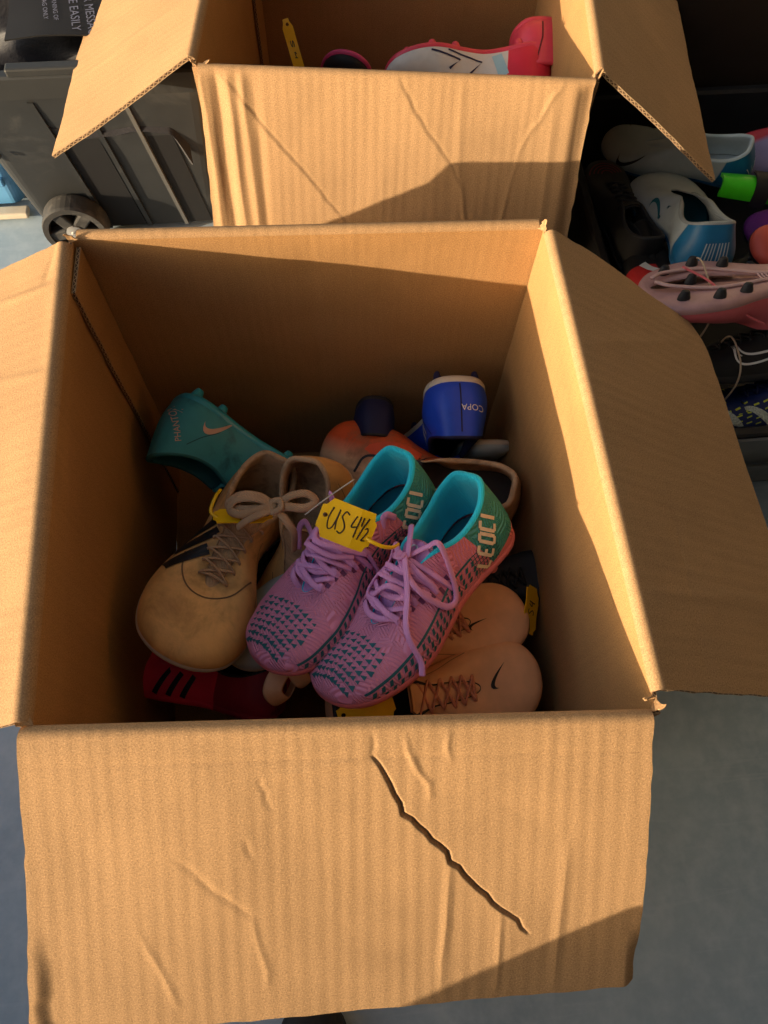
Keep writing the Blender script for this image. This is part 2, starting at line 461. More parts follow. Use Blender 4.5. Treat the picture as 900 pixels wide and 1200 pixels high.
# front wall: outside is -y. direction FL->FR gives out=(e1,-e0)=(~0,-1)
def left_wall_d(U, D):   # slight fold lines seen inside
    return crease(U, D, [(0.02, 0.03), (0.47, 0.055)], -0.0012, 0.004) + crease(U, D, [(0.28, 0.14), (0.36, 0.24), (0.44, 0.33)], 0.0012, 0.004)
wall('front_wall', box1, FL, FR, RIM, 0.006, 2, bow=0.004)
wall('right_wall', box1, FR, BR, RIM, 0.006, 3, bow=0.004, disp=lambda U, D: crease(U, D, [(0.0, 0.05), (0.48, 0.045)], 0.001, 0.003))
wall('back_wall', box1, BR, BL, RIM, 0.006, 4, bow=0.003, disp=lambda U, D: crease(U, D, [(0.24, 0.0), (0.235, 0.4)], 0.0012, 0.004))
wall('left_wall', box1, BL, FL, RIM, 0.006, 5, bow=0.004, disp=left_wall_d)
bV = [(*FL, 0.004), (*FR, 0.004), (*BR, 0.004), (*BL, 0.004)]
bV = bV + [(x, y, 0.0095) for x, y, z in bV]
mesh_obj('bottom', bV, [(3, 2, 1, 0), (4, 5, 6, 7), (0, 1, 5, 4), (1, 2, 6, 5), (2, 3, 7, 6), (3, 0, 4, 7)], CBI, box1, smooth=False, uv=[(v[0], v[1]) for v in bV])
# glued joint: strip of board folded onto the left wall from the back corner
gu, gz = np.meshgrid(np.linspace(0, 0.058, 12), np.linspace(0.01, RIM - 0.012, 40), indexing='ij')
tab = np.zeros((*gu.shape, 3)); 
tab[..., 0] = BL[0] + 0.0052 + 0.0006 * vnoise(gu * 40, gz * 30, 3) - gu * 0.01; tab[..., 1] = BL[1] - 0.003 - gu - 0.0015 * vnoise(gz * 60, gz * 0, 2) * (gu > 0.05); tab[..., 2] = gz
panel('glue_tab', box1, tab, np.stack([gu, gz], -1), 0.004, [CBI, CBE], flip=True)

ff = flute_disp(11)
tearline = np.vstack([rough_line((0.247, 0.035), (0.268, 0.075), 6, 0.002, 3), rough_line((0.268, 0.075), (0.305, 0.125), 9, 0.003, 4)[1:], rough_line((0.305, 0.125), (0.368, 0.192), 12, 0.0022, 5)[1:]])
cr1 = rough_line((0.248, 0.0), (0.247, 0.035), 5, 0.002, 9); cr2 = rough_line((0.27, 0.012), (0.29, 0.07), 7, 0.003, 10)
cr3 = rough_line((0.175, 0.05), (0.247, 0.035), 7, 0.003, 12)
def front_disp(U, V):
    h = ff(U, V) + 0.0045 * smooth(0.1, 0.25, V) * np.cos(U * 7)
    h = h + tear(U, V, tearline, 0.0011, 0.025, 0.0005, 0.0055)
    h = h + crease(U, V, cr1, -0.0009, 0.0016) + crease(U, V, cr2, 0.0009, 0.0018) + crease(U, V, cr3, 0.0008, 0.003)
    h = h + crease(U, V, [(0.0, 0.037), (0.458, 0.037)], -0.0004, 0.002)
    h = h + crease(U, V, rough_line((0.30, 0.0), (0.305, 0.04), 5, 0.002, 2), 0.0008, 0.0016)
    h = h + crease(U, V, rough_line((0.305, 0.125), (0.298, 0.24), 5, 0.001, 2), 0.0010, 0.0025) + crease(U, V, [(0.345, 0.17), (0.343, 0.24)], 0.0009, 0.002) + crease(U, V, [(0.395, 0.11), (0.388, 0.24)], 0.0009, 0.003)
    h = h + crease(U, V, rough_line((0.10, 0.115), (0.155, 0.165), 7, 0.003, 22), -0.0006, 0.0022) + crease(U, V, rough_line((0.155, 0.165), (0.163, 0.225), 6, 0.002, 23), 0.0006, 0.002)
    h = h + crease(U, V, rough_line((0.165, 0.05), (0.172, 0.075), 5, 0.002, 27), -0.0006, 0.0018) + crease(U, V, rough_line((0.152, 0.10), (0.156, 0.115), 4, 0.001, 28), -0.0006, 0.0018)
    h = h + crease(U, V, rough_line((0.07, 0.175), (0.095, 0.24), 6, 0.002, 24), 0.0006, 0.0022)
    h = h + 0.0035 * (1 - smooth(-0.012, 0.002, U + 0.003 * vnoise(V * 90, V * 0, 5))) * smooth(0.16, 0.22, V) - 0.010 * smooth(0.445, 0.46, U) * smooth(0.18, 0.24, V)
    return h
flap('front_flap', box1, FL, FR, RIM, 35, 0.251, front_disp, 470, 270, 21, outer=(-0.012, 0.0, 0.01, -0.006), rag=0.0008, sides=(-0.006, 0.004))
lf = flute_disp(15)
def left_disp(U, V):
    h = lf(U, V) * 0.9 + crease(U, V, [(0.06, 0.0), (0.05, 0.12)], 0.0018, 0.003) + crease(U, V, rough_line((0.16, 0.0), (0.14, 0.12), 6, 0.002, 3), 0.0012, 0.003)
    return h + crease(U, V, rough_line((0.0, 0.02), (0.05, 0.03), 6, 0.002, 3), -0.0015, 0.002) + 0.004 * smooth(0.0, 0.2, V) * np.sin(U * 9)
flap('left_flap', box1, BL, FL, RIM, 25, 0.23, left_disp, 170, 90, 31, rag=0.0007, sides=(0.006, 0.002), r=0.009)
rf = flute_disp(17)
def right_disp(U, V):
    h = 0.6 * rf(U, V) + crease(U, V, rough_line((0.02, 0.075), (0.2, 0.09), 8, 0.002, 5), -0.0011, 0.002) + crease(U, V, rough_line((0.09, 0.03), (0.1, 0.23), 8, 0.002, 6), 0.0012, 0.004)
    h = h + crease(U, V, rough_line((0.33, 0.02), (0.40, 0.20), 8, 0.003, 8), 0.001, 0.005)
    return h - 0.014 * smooth(0.38, 0.48, U) ** 2 * smooth(0.05, 0.25, V)
flap('right_flap', box1, FR, BR, RIM, 34, 0.262, right_disp, 170, 90, 41, outer=(0, -0.010, 0.0, -0.012), rag=0.0007, sides=(0.012, 0.006), r=0.007)
flap('back_flap', box1, BR, BL, RIM, 82, 0.23, flute_disp(19), 90, 50, 51, rag=0.0015, r=0.006)
for k, (b, d, n_) in enumerate([((0.457, -0.028, 0.455), (0.6, -0.5, 0.5), (0, 0, 1)), ((0.455, -0.024, 0.456), (-0.5, 0.3, 0.9), (0, -1, 0)), ((0.0, 0.003, 0.455), (-0.8, -0.4, 0.3), (0, 0, 1)), ((-0.002, 0.462, 0.456), (-0.4, 0.3, 0.7), (0, -1, 0)), ((0.460, 0.441, 0.456), (0.4, 0.5, 0.7), (0, 0, 1))]):
    shard(box1, 'torn_paper', b, d, n_, 0.011, 0.009, 60 + k, CB)

# ---- rear box
e2 = np.array([0.450, -0.056]); e2n = e2 / np.linalg.norm(e2); pn = np.array([-e2n[1], e2n[0]])
A2 = np.array([0.114, 0.718]); B2 = A2 + e2; C2 = B2 + pn * 0.46; D2 = A2 + pn * 0.46
box2 = empty('cardboard_box', (0, 0, 0), 'open cardboard box behind, with a red and white cleat inside', 'box', 'open cardboard boxes of cleats')
wall('front_wall', box2, A2, B2, RIM, 0.006, 12); wall('right_wall', box2, B2, C2, RIM, 0.006, 13); wall('back_wall', box2, C2, D2, RIM, 0.006, 14, disp=lambda U, D: crease(U, D, [(0.16, 0.0), (0.17, 0.4)], 0.0012, 0.004)); wall('left_wall', box2, D2, A2, RIM, 0.006, 15)
bV = [(*A2, 0.004), (*B2, 0.004), (*C2, 0.004), (*D2, 0.004)]; bV = bV + [(x, y, 0.0095) for x, y, z in bV]
mesh_obj('bottom', bV, [(3, 2, 1, 0), (4, 5, 6, 7), (0, 1, 5, 4), (1, 2, 6, 5), (2, 3, 7, 6), (3, 0, 4, 7)], CBI, box2, smooth=False, uv=[(v[0], v[1]) for v in bV])
tabM = np.zeros((*gu.shape, 3)); q2 = D2 - pn * 0.003
for c_ in range(2): tabM[..., c_] = q2[c_] + e2n[c_] * 0.0055 - pn[c_] * gu
tabM[..., 2] = gz
panel('glue_tab', box2, tabM, np.stack([gu, gz], -1), 0.004, [CBI, CBE], flip=True)
bf = flute_disp(71)
def bfront(U, V):
    h = bf(U, V) + 0.001 * np.sin(U * 30) * smooth(0, .1, V)
    h = h + tear(U, V, rough_line((0.012, 0.0), (0.19, 0.2), 22, 0.003, 31), 0.0013, 0.01, 0.0009, 0.0008)
    h = h + tear(U, V, rough_line((0.215, 0.0), (0.31, 0.13), 14, 0.003, 32), 0.0012, 0.01, 0.0009, 0.0008) + crease(U, V, rough_line((0.31, 0.13), (0.33, 0.23), 8, 0.002, 33), 0.0014, 0.002)
    h = h + crease(U, V, rough_line((0.425, 0.0), (0.375, 0.09), 9, 0.002, 34), 0.0009, 0.002) + crease(U, V, rough_line((0.375, 0.09), (0.355, 0.23), 9, 0.002, 35), 0.0008, 0.002)
    for uu, hh in ((0.006, 0.002), (0.022, -0.003), (0.036, 0.0022), (0.052, 0.0018), (0.064, -0.001), (0.30, 0.0012), (0.405, 0.0015), (0.435, -0.0018)):
        h = h + crease(U, V, rough_line((uu, 0.0), (uu + 0.012, 0.24), 9, 0.0012, int(uu * 1000)), hh * (1.3 if uu < 0.07 else 0.6), 0.004)
    return h - 0.006 * smooth(0.43, 0.45, U)
flap('front_flap', box2, A2, B2, RIM, 62, 0.235, bfront, 260, 130, 81, rag=0.0008, sides=(0.004, 0.002))
def bleft(U, V): return 0.8 * flute_disp(73)(U, V) - 0.006 * smooth(0.3, 0.45, U) * smooth(0.0, 0.2, V) + crease(U, V, [(0.33, 0.0), (0.36, 0.23)], 0.001, 0.004)
flap('left_flap', box2, D2, A2, RIM, 30, 0.236, bleft, 130, 70, 91, rag=0.0007, outer=(0, 0.03, 0, 0), sides=(0.004, 0.006))
flap('right_flap', box2, B2, C2, RIM, 36, 0.236, flute_disp(75), 130, 70, 93, rag=0.0008, outer=(-0.012, 0, 0, 0), sides=(0.006, 0.004))
flap('back_flap', box2, C2, D2, RIM, 70, 0.23, flute_disp(77), 60, 40, 95)
for k, (b, d, n_) in enumerate([((*B2, 0.455), (0.6, -0.2, 0.6), (0, 0, 1)), ((*(B2 - e2n * 0.004), 0.455), (0.2, 0.4, 0.9), (1, 0, 0)), ((*A2, 0.455), (-0.6, -0.3, 0.4), (0, 0, 1)), ((*(A2 + e2n * .01), 0.457), (0.7, -0.6, 0.2), (0, 0, 1))]):
    shard(box2, 'torn_paper', b, d, n_, 0.013, 0.010, 80 + k, CB)

# ------------------------------------------------------------------ football boots
#         sx     sy     tx     ty     tz
ST = [(0.000, 0.000, 0.000, 0.040, 0.290), (0.072, 0.016, 0.066, 0.052, 0.285), (0.115, 0.080, 0.104, 0.120, 0.252), (0.122, 0.175, 0.110, 0.205, 0.222),
      (0.113, 0.285, 0.100, 0.300, 0.212), (0.113, 0.400, 0.074, 0.400, 0.230), (0.136, 0.520, 0.046, 0.475, 0.218), (0.162, 0.630, 0.042, 0.545, 0.196),
      (0.172, 0.730, 0.038, 0.600, 0.176), (0.163, 0.840, 0.030, 0.660, 0.156), (0.130, 0.932, 0.018, 0.692, 0.147), (0.070, 0.985, 0.008, 0.703, 0.144), (0.000, 1.000, 0.000, 0.705, 0.143)]

def place(root, heel, toe, up):
    heel = Vector(heel); y = (Vector(toe) - heel).normalized()
    u = Vector(up); z = (u - y * u.dot(y)).normalized(); x = y.cross(z)
    mm = Matrix.Identity(4)
    for i in range(3): mm[i][0] = x[i]; mm[i][1] = y[i]; mm[i][2] = z[i]; mm[i][3] = heel[i]
    root.matrix_world = mm

class Shoe: pass

def make_shoe(name, label, heel, toe, up, mats, L=None, side=1, group=None, cat='cleat', studs=True, laces='cross', hgt=1.0, wid=1.0, N=96, NV=22, tongue=True, toe_drop=0.0, welt=0.0, flop=0.0):
    s = Shoe()
    heel = np.array(heel, float); toe = np.array(toe, float)
    L = L or float(np.linalg.norm(toe - heel)); s.L = L
    root = empty(name, heel, label, cat, group); s.root = root
    z0 = 0.034
    st = []
    K = len(ST)
    idx = [(i, 1) for i in range(K)] + [(i, -1) for i in range(K - 2, 0, -1)]
    sole = []; top = []; par = []
    for i, sg in idx:
        sx, sy, tx, ty, tz = ST[i]
        med = (sg == side)          # instep side
        if med: sx *= {3: 0.95, 4: 0.84, 5: 0.80, 6: 0.90, 7: 0.98}.get(i, 1.0)
        sh = -0.0 + side * 0.030 * float(smooth(0.45, 1.0, sy))
        sole.append((sg * sx * wid + sh, sy, z0)); top.append((sg * tx * (0.5 + 0.5 * wid) + side * 0.012 * float(smooth(0.4, 0.7, ty)), ty, tz * hgt))
        r = float(smooth(3.5, 8, i))
        # o1 outward at the sole, h1 rise, k2 pull of upper control towards sole, n2 outward at the collar, h2 drop at the collar
        par.append((0.022 * (1 - r) + 0.014 * r, 0.085 * (1 - r) + 0.072 * r, 0.0 * (1 - r) + 0.52 * r, 0.020 * (1 - r), -0.085 * (1 - r) - 0.010 * r))
    sole = catmull(sole, N, True); top = catmull(top, N, True); par = catmull(par, N, True)
    tn = np.roll(sole, -1, 0) - np.roll(sole, 1, 0); tn /= np.linalg.norm(tn, axis=1)[:, None]
    out = np.stack([tn[:, 1], -tn[:, 0], 0 * tn[:, 0]], 1)
    c0 = sole.mean(0); sgn = np.sign(((sole - c0) * out).sum(1).mean()); out = out * sgn
    upv = np.array([0, 0, 1.0])
    P0 = sole; P3 = top
    P1 = P0 + out * par[:, 0:1] + upv * par[:, 1:2]
    dxy = P0 - P3; dxy[:, 2] = 0
    P2 = P3 + dxy * par[:, 2:3] + out * par[:, 3:4] + upv * par[:, 4:5]
    t = np.linspace(0, 1, NV)[None, :, None]
    G = P0[:, None] * (1 - t) ** 3 + 3 * P1[:, None] * t * (1 - t) ** 2 + 3 * P2[:, None] * t * t * (1 - t) + P3[:, None] * t ** 3
    def bend(A):
        A = np.array(A, float)
        sp = 0.035 * smooth(0.62, 1.02, A[..., 1]) ** 1.5 - toe_drop * smooth(0.45, 1.0, A[..., 1]) ** 2
        A[..., 2] = A[..., 2] + sp
        if flop: A[..., 0] = A[..., 0] + flop * smooth(0.14, 0.30, A[..., 2]) * (1 - smooth(0.45, 0.6, A[..., 1]))
        return A
    G = bend(G)
    # soft creases of a worn upper
    cr = 0.0028 * vnoise(G[..., 0] * 14 + 3, G[..., 1] * 16, int(L * 9999) % 97) * np.sin(np.pi * t[..., 0])
    du = np.roll(G, -1, 0) - np.roll(G, 1, 0); dv = np.gradient(G, axis=1)
    Nn = np.cross(du, dv); Nn /= np.linalg.norm(Nn, axis=2)[:, :, None] + 1e-9
    if ((G - G.mean((0, 1))) * Nn).sum() < 0: Nn = -Nn; flipf = True
    else: flipf = False
    G = G + Nn * cr[..., None]
    s.G = G; s.N = Nn
    V = G.reshape(-1, 3) * L; F = grid_faces(N, NV, True)
    if flipf: F = [f[::-1] for f in F]
    s.upper = mesh_obj('upper', V, F, mats['upper'], root)
    s.bvh = BVHTree.FromPolygons([tuple(v) for v in V], F)
    # lining with padded collar
    rc = 0.013
    rows = []
    edge = G[:, -1]; nn = Nn[:, -1]; tt = G[:, -1] - G[:, -2]; tt /= np.linalg.norm(tt, axis=1)[:, None] + 1e-9
    rcv = rc * (0.35 + 0.65 * (1 - smooth(0.36, 0.46, edge[:, 1])))[:, None]
    for a in np.linspace(-0.15, math.pi, 7):
        rows.append(edge - nn * rcv * (1 - math.cos(a)) + tt * rcv * math.sin(a) + nn * 0.0015)
    for k in range(NV - 3, int(NV * 0.12), -2):
        rows.append(G[:, k] - Nn[:, k] * (2 * rcv + 0.004))
    Rw = np.stack(rows, 1)
    Fl = grid_faces(N, Rw.shape[1], True)
    if flipf: Fl = [f[::-1] for f in Fl]
    s.lining = mesh_obj('lining', Rw.reshape(-1, 3) * L, Fl, mats['lining'], root)
    # footbed
    kk = max(1, int(NV * 0.17)); ring = (G[:, kk] - Nn[:, kk] * 0.02); ring[:, 2] = 0.06 + 0.4 * (ring[:, 2] - 0.06) * (ring[:, 1] > 0.6)
    cen = ring.mean(0); Vi = np.vstack([ring, cen * 0.5 + ring * 0.5, cen[None]]) * L
    Fi = [(i, (i + 1) % N, N + (i + 1) % N, N + i) for i in range(N)] + [(N + i, N + (i + 1) % N, 2 * N) for i in range(N)]
    mesh_obj('insole', Vi, Fi, mats.get('insole', mats['lining']), root)
    # outsole
    def ringz(off, z): 
        q = sole + out * off; q = q.copy(); q[:, 2] = z; return bend(q)
    cen2 = sole.mean(0)
    R_ = [ringz(0.0015, 0.040), ringz(0.004 + welt, 0.034), ringz(0.004 + welt, 0.020), ringz(-0.002 + welt, 0.008), ringz(-0.014, 0.0)]
    for kq in (0.75, 0.45, 0.15):
        q = sole * np.array([kq, 1, 1]); q[:, 1] = 0.5 + (q[:, 1] - 0.5) * (0.9 + 0.08 * kq); q[:, 2] = 0.004 * (1 - kq); R_.append(bend(q))
    Ro = np.stack(R_, 1); Fo = grid_faces(N, Ro.shape[1], True)
    Fo = [f[::-1] for f in Fo] if not flipf else Fo
    h_ = N // 2
    base = Ro.shape[1] - 1
    for i in range(1, h_ - 0):
        a, b = i, (i + 1); c_, d_ = (N - i - 1) % N, (N - i) % N
        if a < b and c_ != b: Fo.append((a * Ro.shape[1] + base, b * Ro.shape[1] + base, c_ * Ro.shape[1] + base, d_ * Ro.shape[1] + base))
    s.outsole = mesh_obj('outsole', Ro.reshape(-1, 3) * L, Fo, mats['sole'], root)
    if studs:
        prof = [(0.026, 0.004), (0.024, -0.012), (0.017, -0.036), (0.014, -0.040), (0.0, -0.041)]
        ns = 10; Vs = []; 
        for r_, z_ in prof[:-1]:
            for a in range(ns): Vs.append((r_ * math.cos(a * 6.2832 / ns) * 0.8, r_ * math.sin(a * 6.2832 / ns) * 1.15, z_))
        Vs.append((0, 0, prof[-1][1])); Vs = np.array(Vs) * L
        Fs = []
        for k in range(3):
            for a in range(ns): Fs.append((k * ns + (a + 1) % ns, k * ns + a, (k + 1) * ns + a, (k + 1) * ns + (a + 1) % ns))
        for a in range(ns): Fs.append((3 * ns + (a + 1) % ns, 3 * ns + a, 4 * ns))
        s0 = mesh_obj('stud', Vs, Fs, mats.get('stud', mats['sole']), s.outsole)
        first = True
        for (px, py) in [(0.075, 0.06), (-0.075, 0.06), (0.085, 0.19), (-0.085, 0.19), (0.105, 0.57), (-0.105, 0.57), (0.13, 0.71), (-0.13, 0.71), (0.10, 0.86), (-0.10, 0.86), (0.0, 0.78)]:
            o = s0 if first else s0.copy()
            if not first: COL.objects.link(o)
            first = False
            pz = bend(np.array([[px, py, 0.0]]))[0][2]
            o.parent = s.outsole; o.location = ((px * wid + side * 0.03 * float(smooth(0.45, 1.0, py))) * L, py * L, pz * L)
    # tongue
    if tongue:
        nu_, nv_ = 26, 11
        cy = np.linspace(0.71, 0.385, nu_); a_ = np.linspace(-1, 1, nv_)
        zc = np.interp(cy, [0.385, 0.42, 0.45, 0.53, 0.60, 0.66, 0.71], [0.262, 0.243, 0.231, 0.207, 0.184, 0.162, 0.143]) * hgt
        wd = np.interp(cy, [0.385, 0.40, 0.45, 0.5, 0.71], [0.050, 0.060, 0.062, 0.056, 0.030]) * (0.5 + 0.5 * wid)
        Tg = np.zeros((nu_, nv_, 3))
        Tg[..., 0] = wd[:, None] * a_ + side * 0.012 * smooth(0.4, 0.7, cy)[:, None]; Tg[..., 1] = cy[:, None] + 0.015 * (a_[None] ** 2) * (1 - smooth(0.385, 0.45, cy))[:, None] * 0; Tg[..., 2] = zc[:, None] - 0.018 * a_[None] ** 2 - 0.002
        Tg = bend(Tg)
        g = np.concatenate([Tg.reshape(-1, 3), (Tg - np.array([0, 0.012, 0.012])).reshape(-1, 3)]) * L
        f1 = grid_faces(nu_, nv_); n0 = nu_ * nv_
        Ft = f1 + [tuple(n0 + i for i in f[::-1]) for f in f1]
        gi = np.arange(n0).reshape(nu_, nv_); lp = list(gi[:, 0]) + list(gi[-1, 1:]) + list(gi[::-1, -1][1:]) + list(gi[0, ::-1][1:-1])
        for i in range(len(lp)): j = (i + 1) % len(lp); Ft.append((lp[i], lp[j], n0 + lp[j], n0 + lp[i]))
        s.tongue = mesh_obj('tongue', g, Ft, mats.get('tongue', mats['upper']), root)
    # laces
    def eye(fr, sg, lift=0.0):
        """point on the eyestay, fr 0 = top eyelet .. 1 = lowest"""
        i = int(round((5.15 + 3.7 * fr) / 24 * N)) % N
        if sg < 0: i = (N - i) % N
        return (G[i, -3] + Nn[i, -3] * (0.006 + lift))
    s.eye = eye
    if laces:
        geos = []
        ne = 6
        for k in range(ne - 1):
            for sg in (1, -1):
                a = eye(k / (ne - 1), sg); b = eye((k + 1) / (ne - 1), -sg)
                mid = (a + b) / 2 + np.array([0, 0, 0.016 + 0.004 * sg])
                geos.append(tube_geo(np.array([a - [0, 0, 0.01], a, a * .7 + mid * .3 + [0, 0, 0.006], mid, b * .7 + mid * .3 + [0, 0, 0.006], b, b - [0, 0, 0.01]]) * L, 0.0021, 6, 20, 0.62))
        a, b = eye(1, 1), eye(1, -1); mid = (a + b) / 2 + np.array([0, 0, 0.012])
        geos.append(tube_geo(np.array([a, mid, b]) * L, 0.0021, 6, 12, 0.62))
        s.laces = mesh_obj('laces', *join(geos), mats['lace'], root)
    place(root, heel, toe, up)
    return s

def add_seams(s, mat, toe=True):
    for vw in ('x+', 'x-'):
        strip_decal(s, 'seam', [line_strip(catmull(p, 16), 0.0045) for p in ([(0.13, 0.235), (0.17, 0.17), (0.22, 0.11), (0.235, 0.055)], [(0.40, 0.205), (0.47, 0.165), (0.57, 0.14), (0.66, 0.125)])], vw, mat, 0.0004, 2, split=True)
    if toe: strip_decal(s, 'seam', [line_strip(catmull([(-0.10, 0.60), (-0.085, 0.70), (-0.03, 0.76), (0.04, 0.76), (0.10, 0.70), (0.115, 0.60)], 30), 0.0045)], 'top', mat, 0.0004, 2)

AX = {'x+': (np.array([1.0, 0, 0]), 1, 2), 'x-': (np.array([-1.0, 0, 0]), 1, 2), 'top': (np.array([0, 0, 1.0]), 0, 1), 'heel': (np.array([0, -1.0, 0]), 0, 2)}
def onto(s, pts2, view, off=0.0006):
    """lay points of a side / top / heel elevation (units of L) onto the upper"""
    d, ia, ib = AX[view]; out = []
    for a, b in pts2:
        o = np.zeros(3); o[ia] = a * s.L; o[ib] = b * s.L
        o = o + d * 0.6
        hit = s.bvh.ray_cast(Vector(o), Vector(-d))
        if hit[0] is None: hit = s.bvh.find_nearest(Vector(o - d * 0.55))
        n = hit[1] if hit[1].dot(Vector(d)) >= 0 else -hit[1]
        out.append(hit[0] + n * off)
    return np.array([tuple(p) for p in out])

def strip_decal(s, name, strips, view, mat, off=0.0006, across=3, step=0.012, split=False):
    """strips: list of (leftline, rightline) polylines of equal length"""
    geos = []
    for lft, rgt in strips:
        lft = np.asarray(lft, float); rgt = np.asarray(rgt, float)
        d = np.concatenate([[0], np.cumsum(np.linalg.norm(np.diff((lft + rgt) / 2, axis=0), axis=1))])
        n = max(2, int(d[-1] / step) + 2); tt = np.linspace(0, d[-1], n)
        l2 = np.stack([np.interp(tt, d, lft[:, k]) for k in (0, 1)], 1); r2 = np.stack([np.interp(tt, d, rgt[:, k]) for k in (0, 1)], 1)
        pts = [l2[i] * (1 - j / (across - 1)) + r2[i] * j / (across - 1) for i in range(n) for j in range(across)]
        geos.append((onto(s, pts, view, off), grid_faces(n, across)))
    if split: return [mesh_obj(name, v_, f_, mat, s.upper) for v_, f_ in geos]
    V, F = join(geos)
    return mesh_obj(name, V, F, mat, s.upper)

def line_strip(pts, w):
    P = np.asarray(pts, float); T = np.gradient(P, axis=0); T /= np.linalg.norm(T, axis=1)[:, None]
    Nn = np.stack([-T[:, 1], T[:, 0]], 1); return P + Nn * w / 2, P - Nn * w / 2

def bez(p, n=22):
    p = np.asarray(p, float); t = np.linspace(0, 1, n)[:, None]
    return p[0] * (1 - t) ** 3 + 3 * p[1] * t * (1 - t) ** 2 + 3 * p[2] * t * t * (1 - t) + p[3] * t ** 3

def swoosh(s, view, org, e1, e2, scale, mat, off=0.0007, outline=None):
    o = bez([(0.13, 0.38), (-0.10, 0.04), (0.14, -0.09), (1.0, 0.40)]); i = bez([(0.13, 0.38), (0.05, 0.17), (0.20, 0.10), (1.0, 0.40)])
    org = np.array(org, float); e1 = np.array(e1, float) * scale; e2 = np.array(e2, float) * scale
    f = lambda q: org + q[:, :1] * e1 + q[:, 1:] * e2
    if outline: return strip_decal(s, 'tick_mark', [line_strip(f(o), outline), line_strip(f(i), outline)], view, mat, off, 2)
    return strip_decal(s, 'tick_mark', [(f(o), f(i))], view, mat, off, 4)

def text_geo(txt, size, extrude=0.0):
    cu = bpy.data.curves.new('t', 'FONT'); cu.body = txt; cu.size = size; cu.extrude = extrude; cu.resolution_u = 3
    o = bpy.data.objects.new('t', cu); COL.objects.link(o)
    bpy.context.view_layer.update()
    me = bpy.data.meshes.new_from_object(o.evaluated_get(bpy.context.evaluated_depsgraph_get()))
    V = np.array([tuple(v.co) for v in me.vertices]); F = [tuple(p.vertices) for p in me.polygons]
    bpy.data.objects.remove(o); bpy.data.curves.remove(cu); bpy.data.meshes.remove(me)
    return V, F

def text_decal(s, txt, view, org, e1, e2, size, mat, name='lettering', off=0.0008):
    V, F = text_geo(txt, size)
    org = np.array(org, float); e1 = np.array(e1, float); e2 = np.array(e2, float)
    pts = [org + v[0] * e1 + v[1] * e2 for v in V]
    return mesh_obj(name, onto(s, pts, view, off), F, mat, s.upper, smooth=False)

def rot2(a):  # unit vectors for reading direction at angle a (deg) in a plane
    a = math.radians(a); return np.array([math.cos(a), math.sin(a)]), np.array([-math.sin(a), math.cos(a)])

# ---- handwriting and tags
def make_tag(name, label, centre, right, upd, strokes, w=0.046, h=0.034, ink=0.0011, bend_=0.0, group='yellow size tags', tie=None):
    root = empty(name, centre, label, 'tag', group)
    x = Vector(right).normalized(); z = x.cross(Vector(upd)).normalized(); y = z.cross(x)
    mm = Matrix.Identity(4)
    for i in range(3): mm[i][0] = x[i]; mm[i][1] = y[i]; mm[i][2] = z[i]; mm[i][3] = centre[i]
    root.matrix_world = mm
    # outline with clipped, notched ends and a punched hole near the left end
    W, H = w / 2, h / 2
    outl = [(-W, -H * .55), (-W * .86, -H * .62), (-W * .70, -H), (W * .84, -H), (W * .90, -H * .72), (W, -H * .62), (W, H * .5), (W * .9, H * .62), (W * .84, H), (-W * .70, H), (-W * .86, H * .62), (-W, H * .55)]
    bm = bmesh.new(); t = 0.0012
    hole = [(-W * .80 + 0.0024 * math.cos(a), 0.0024 * math.sin(a) + H * 0.1) for a in np.arange(12) * 6.2832 / 12]
    vo = [bm.verts.new((a, b, t / 2)) for a, b in outl]; vh = [bm.verts.new((a, b, t / 2)) for a, b in hole]
    eo = [bm.edges.new((vo[i], vo[(i + 1) % len(vo)])) for i in range(len(vo))]; eh = [bm.edges.new((vh[i], vh[(i + 1) % 12])) for i in range(12)]
    r = bmesh.ops.triangle_fill(bm, use_beauty=True, edges=eo + eh)
    bmesh.ops.subdivide_edges(bm, edges=bm.edges[:], cuts=2, use_grid_fill=False)
    bmesh.ops.triangulate(bm, faces=bm.faces[:])
    ex = bmesh.ops.extrude_face_region(bm, geom=bm.faces[:])
    for v in ex['geom']:
        if isinstance(v, bmesh.types.BMVert): v.co.z -= t
    bmesh.ops.recalc_face_normals(bm, faces=bm.faces[:])
    for v in bm.verts: v.co.z += bend_ * (v.co.x / W) ** 2 + 0.0006 * math.sin(v.co.x * 160)
    bm.verts.index_update()
    V = [tuple(v.co) for v in bm.verts]; F = [tuple(v.index for v in f.verts) for f in bm.faces]; bm.free()
    mesh_obj('plate', V, F, YEL, root, smooth=False)
    if strokes:
        g = []
        for st in strokes:
            P = catmull(np.array(st, float), max(4, 5 * len(st))) * np.array([w, h]) if len(st) > 2 else np.array(st, float) * np.array([w, h])
            P3 = np.array([(a, b, t / 2 + 0.0003 + bend_ * (a / W) ** 2 + 0.0006 * math.sin(a * 160)) for a, b in P])
            g.append(tube_geo(P3, ink / 2, 6, None, 0.35, up=(0, 0, 1), spline=False))
        mesh_obj('handwriting', *join(g), INK, root)
    if tie is not None:
        g = tube_geo(np.array(tie, float), 0.0019, 6, 30, 0.45)
        mesh_obj('strap', *g, YEL, root)
    return root

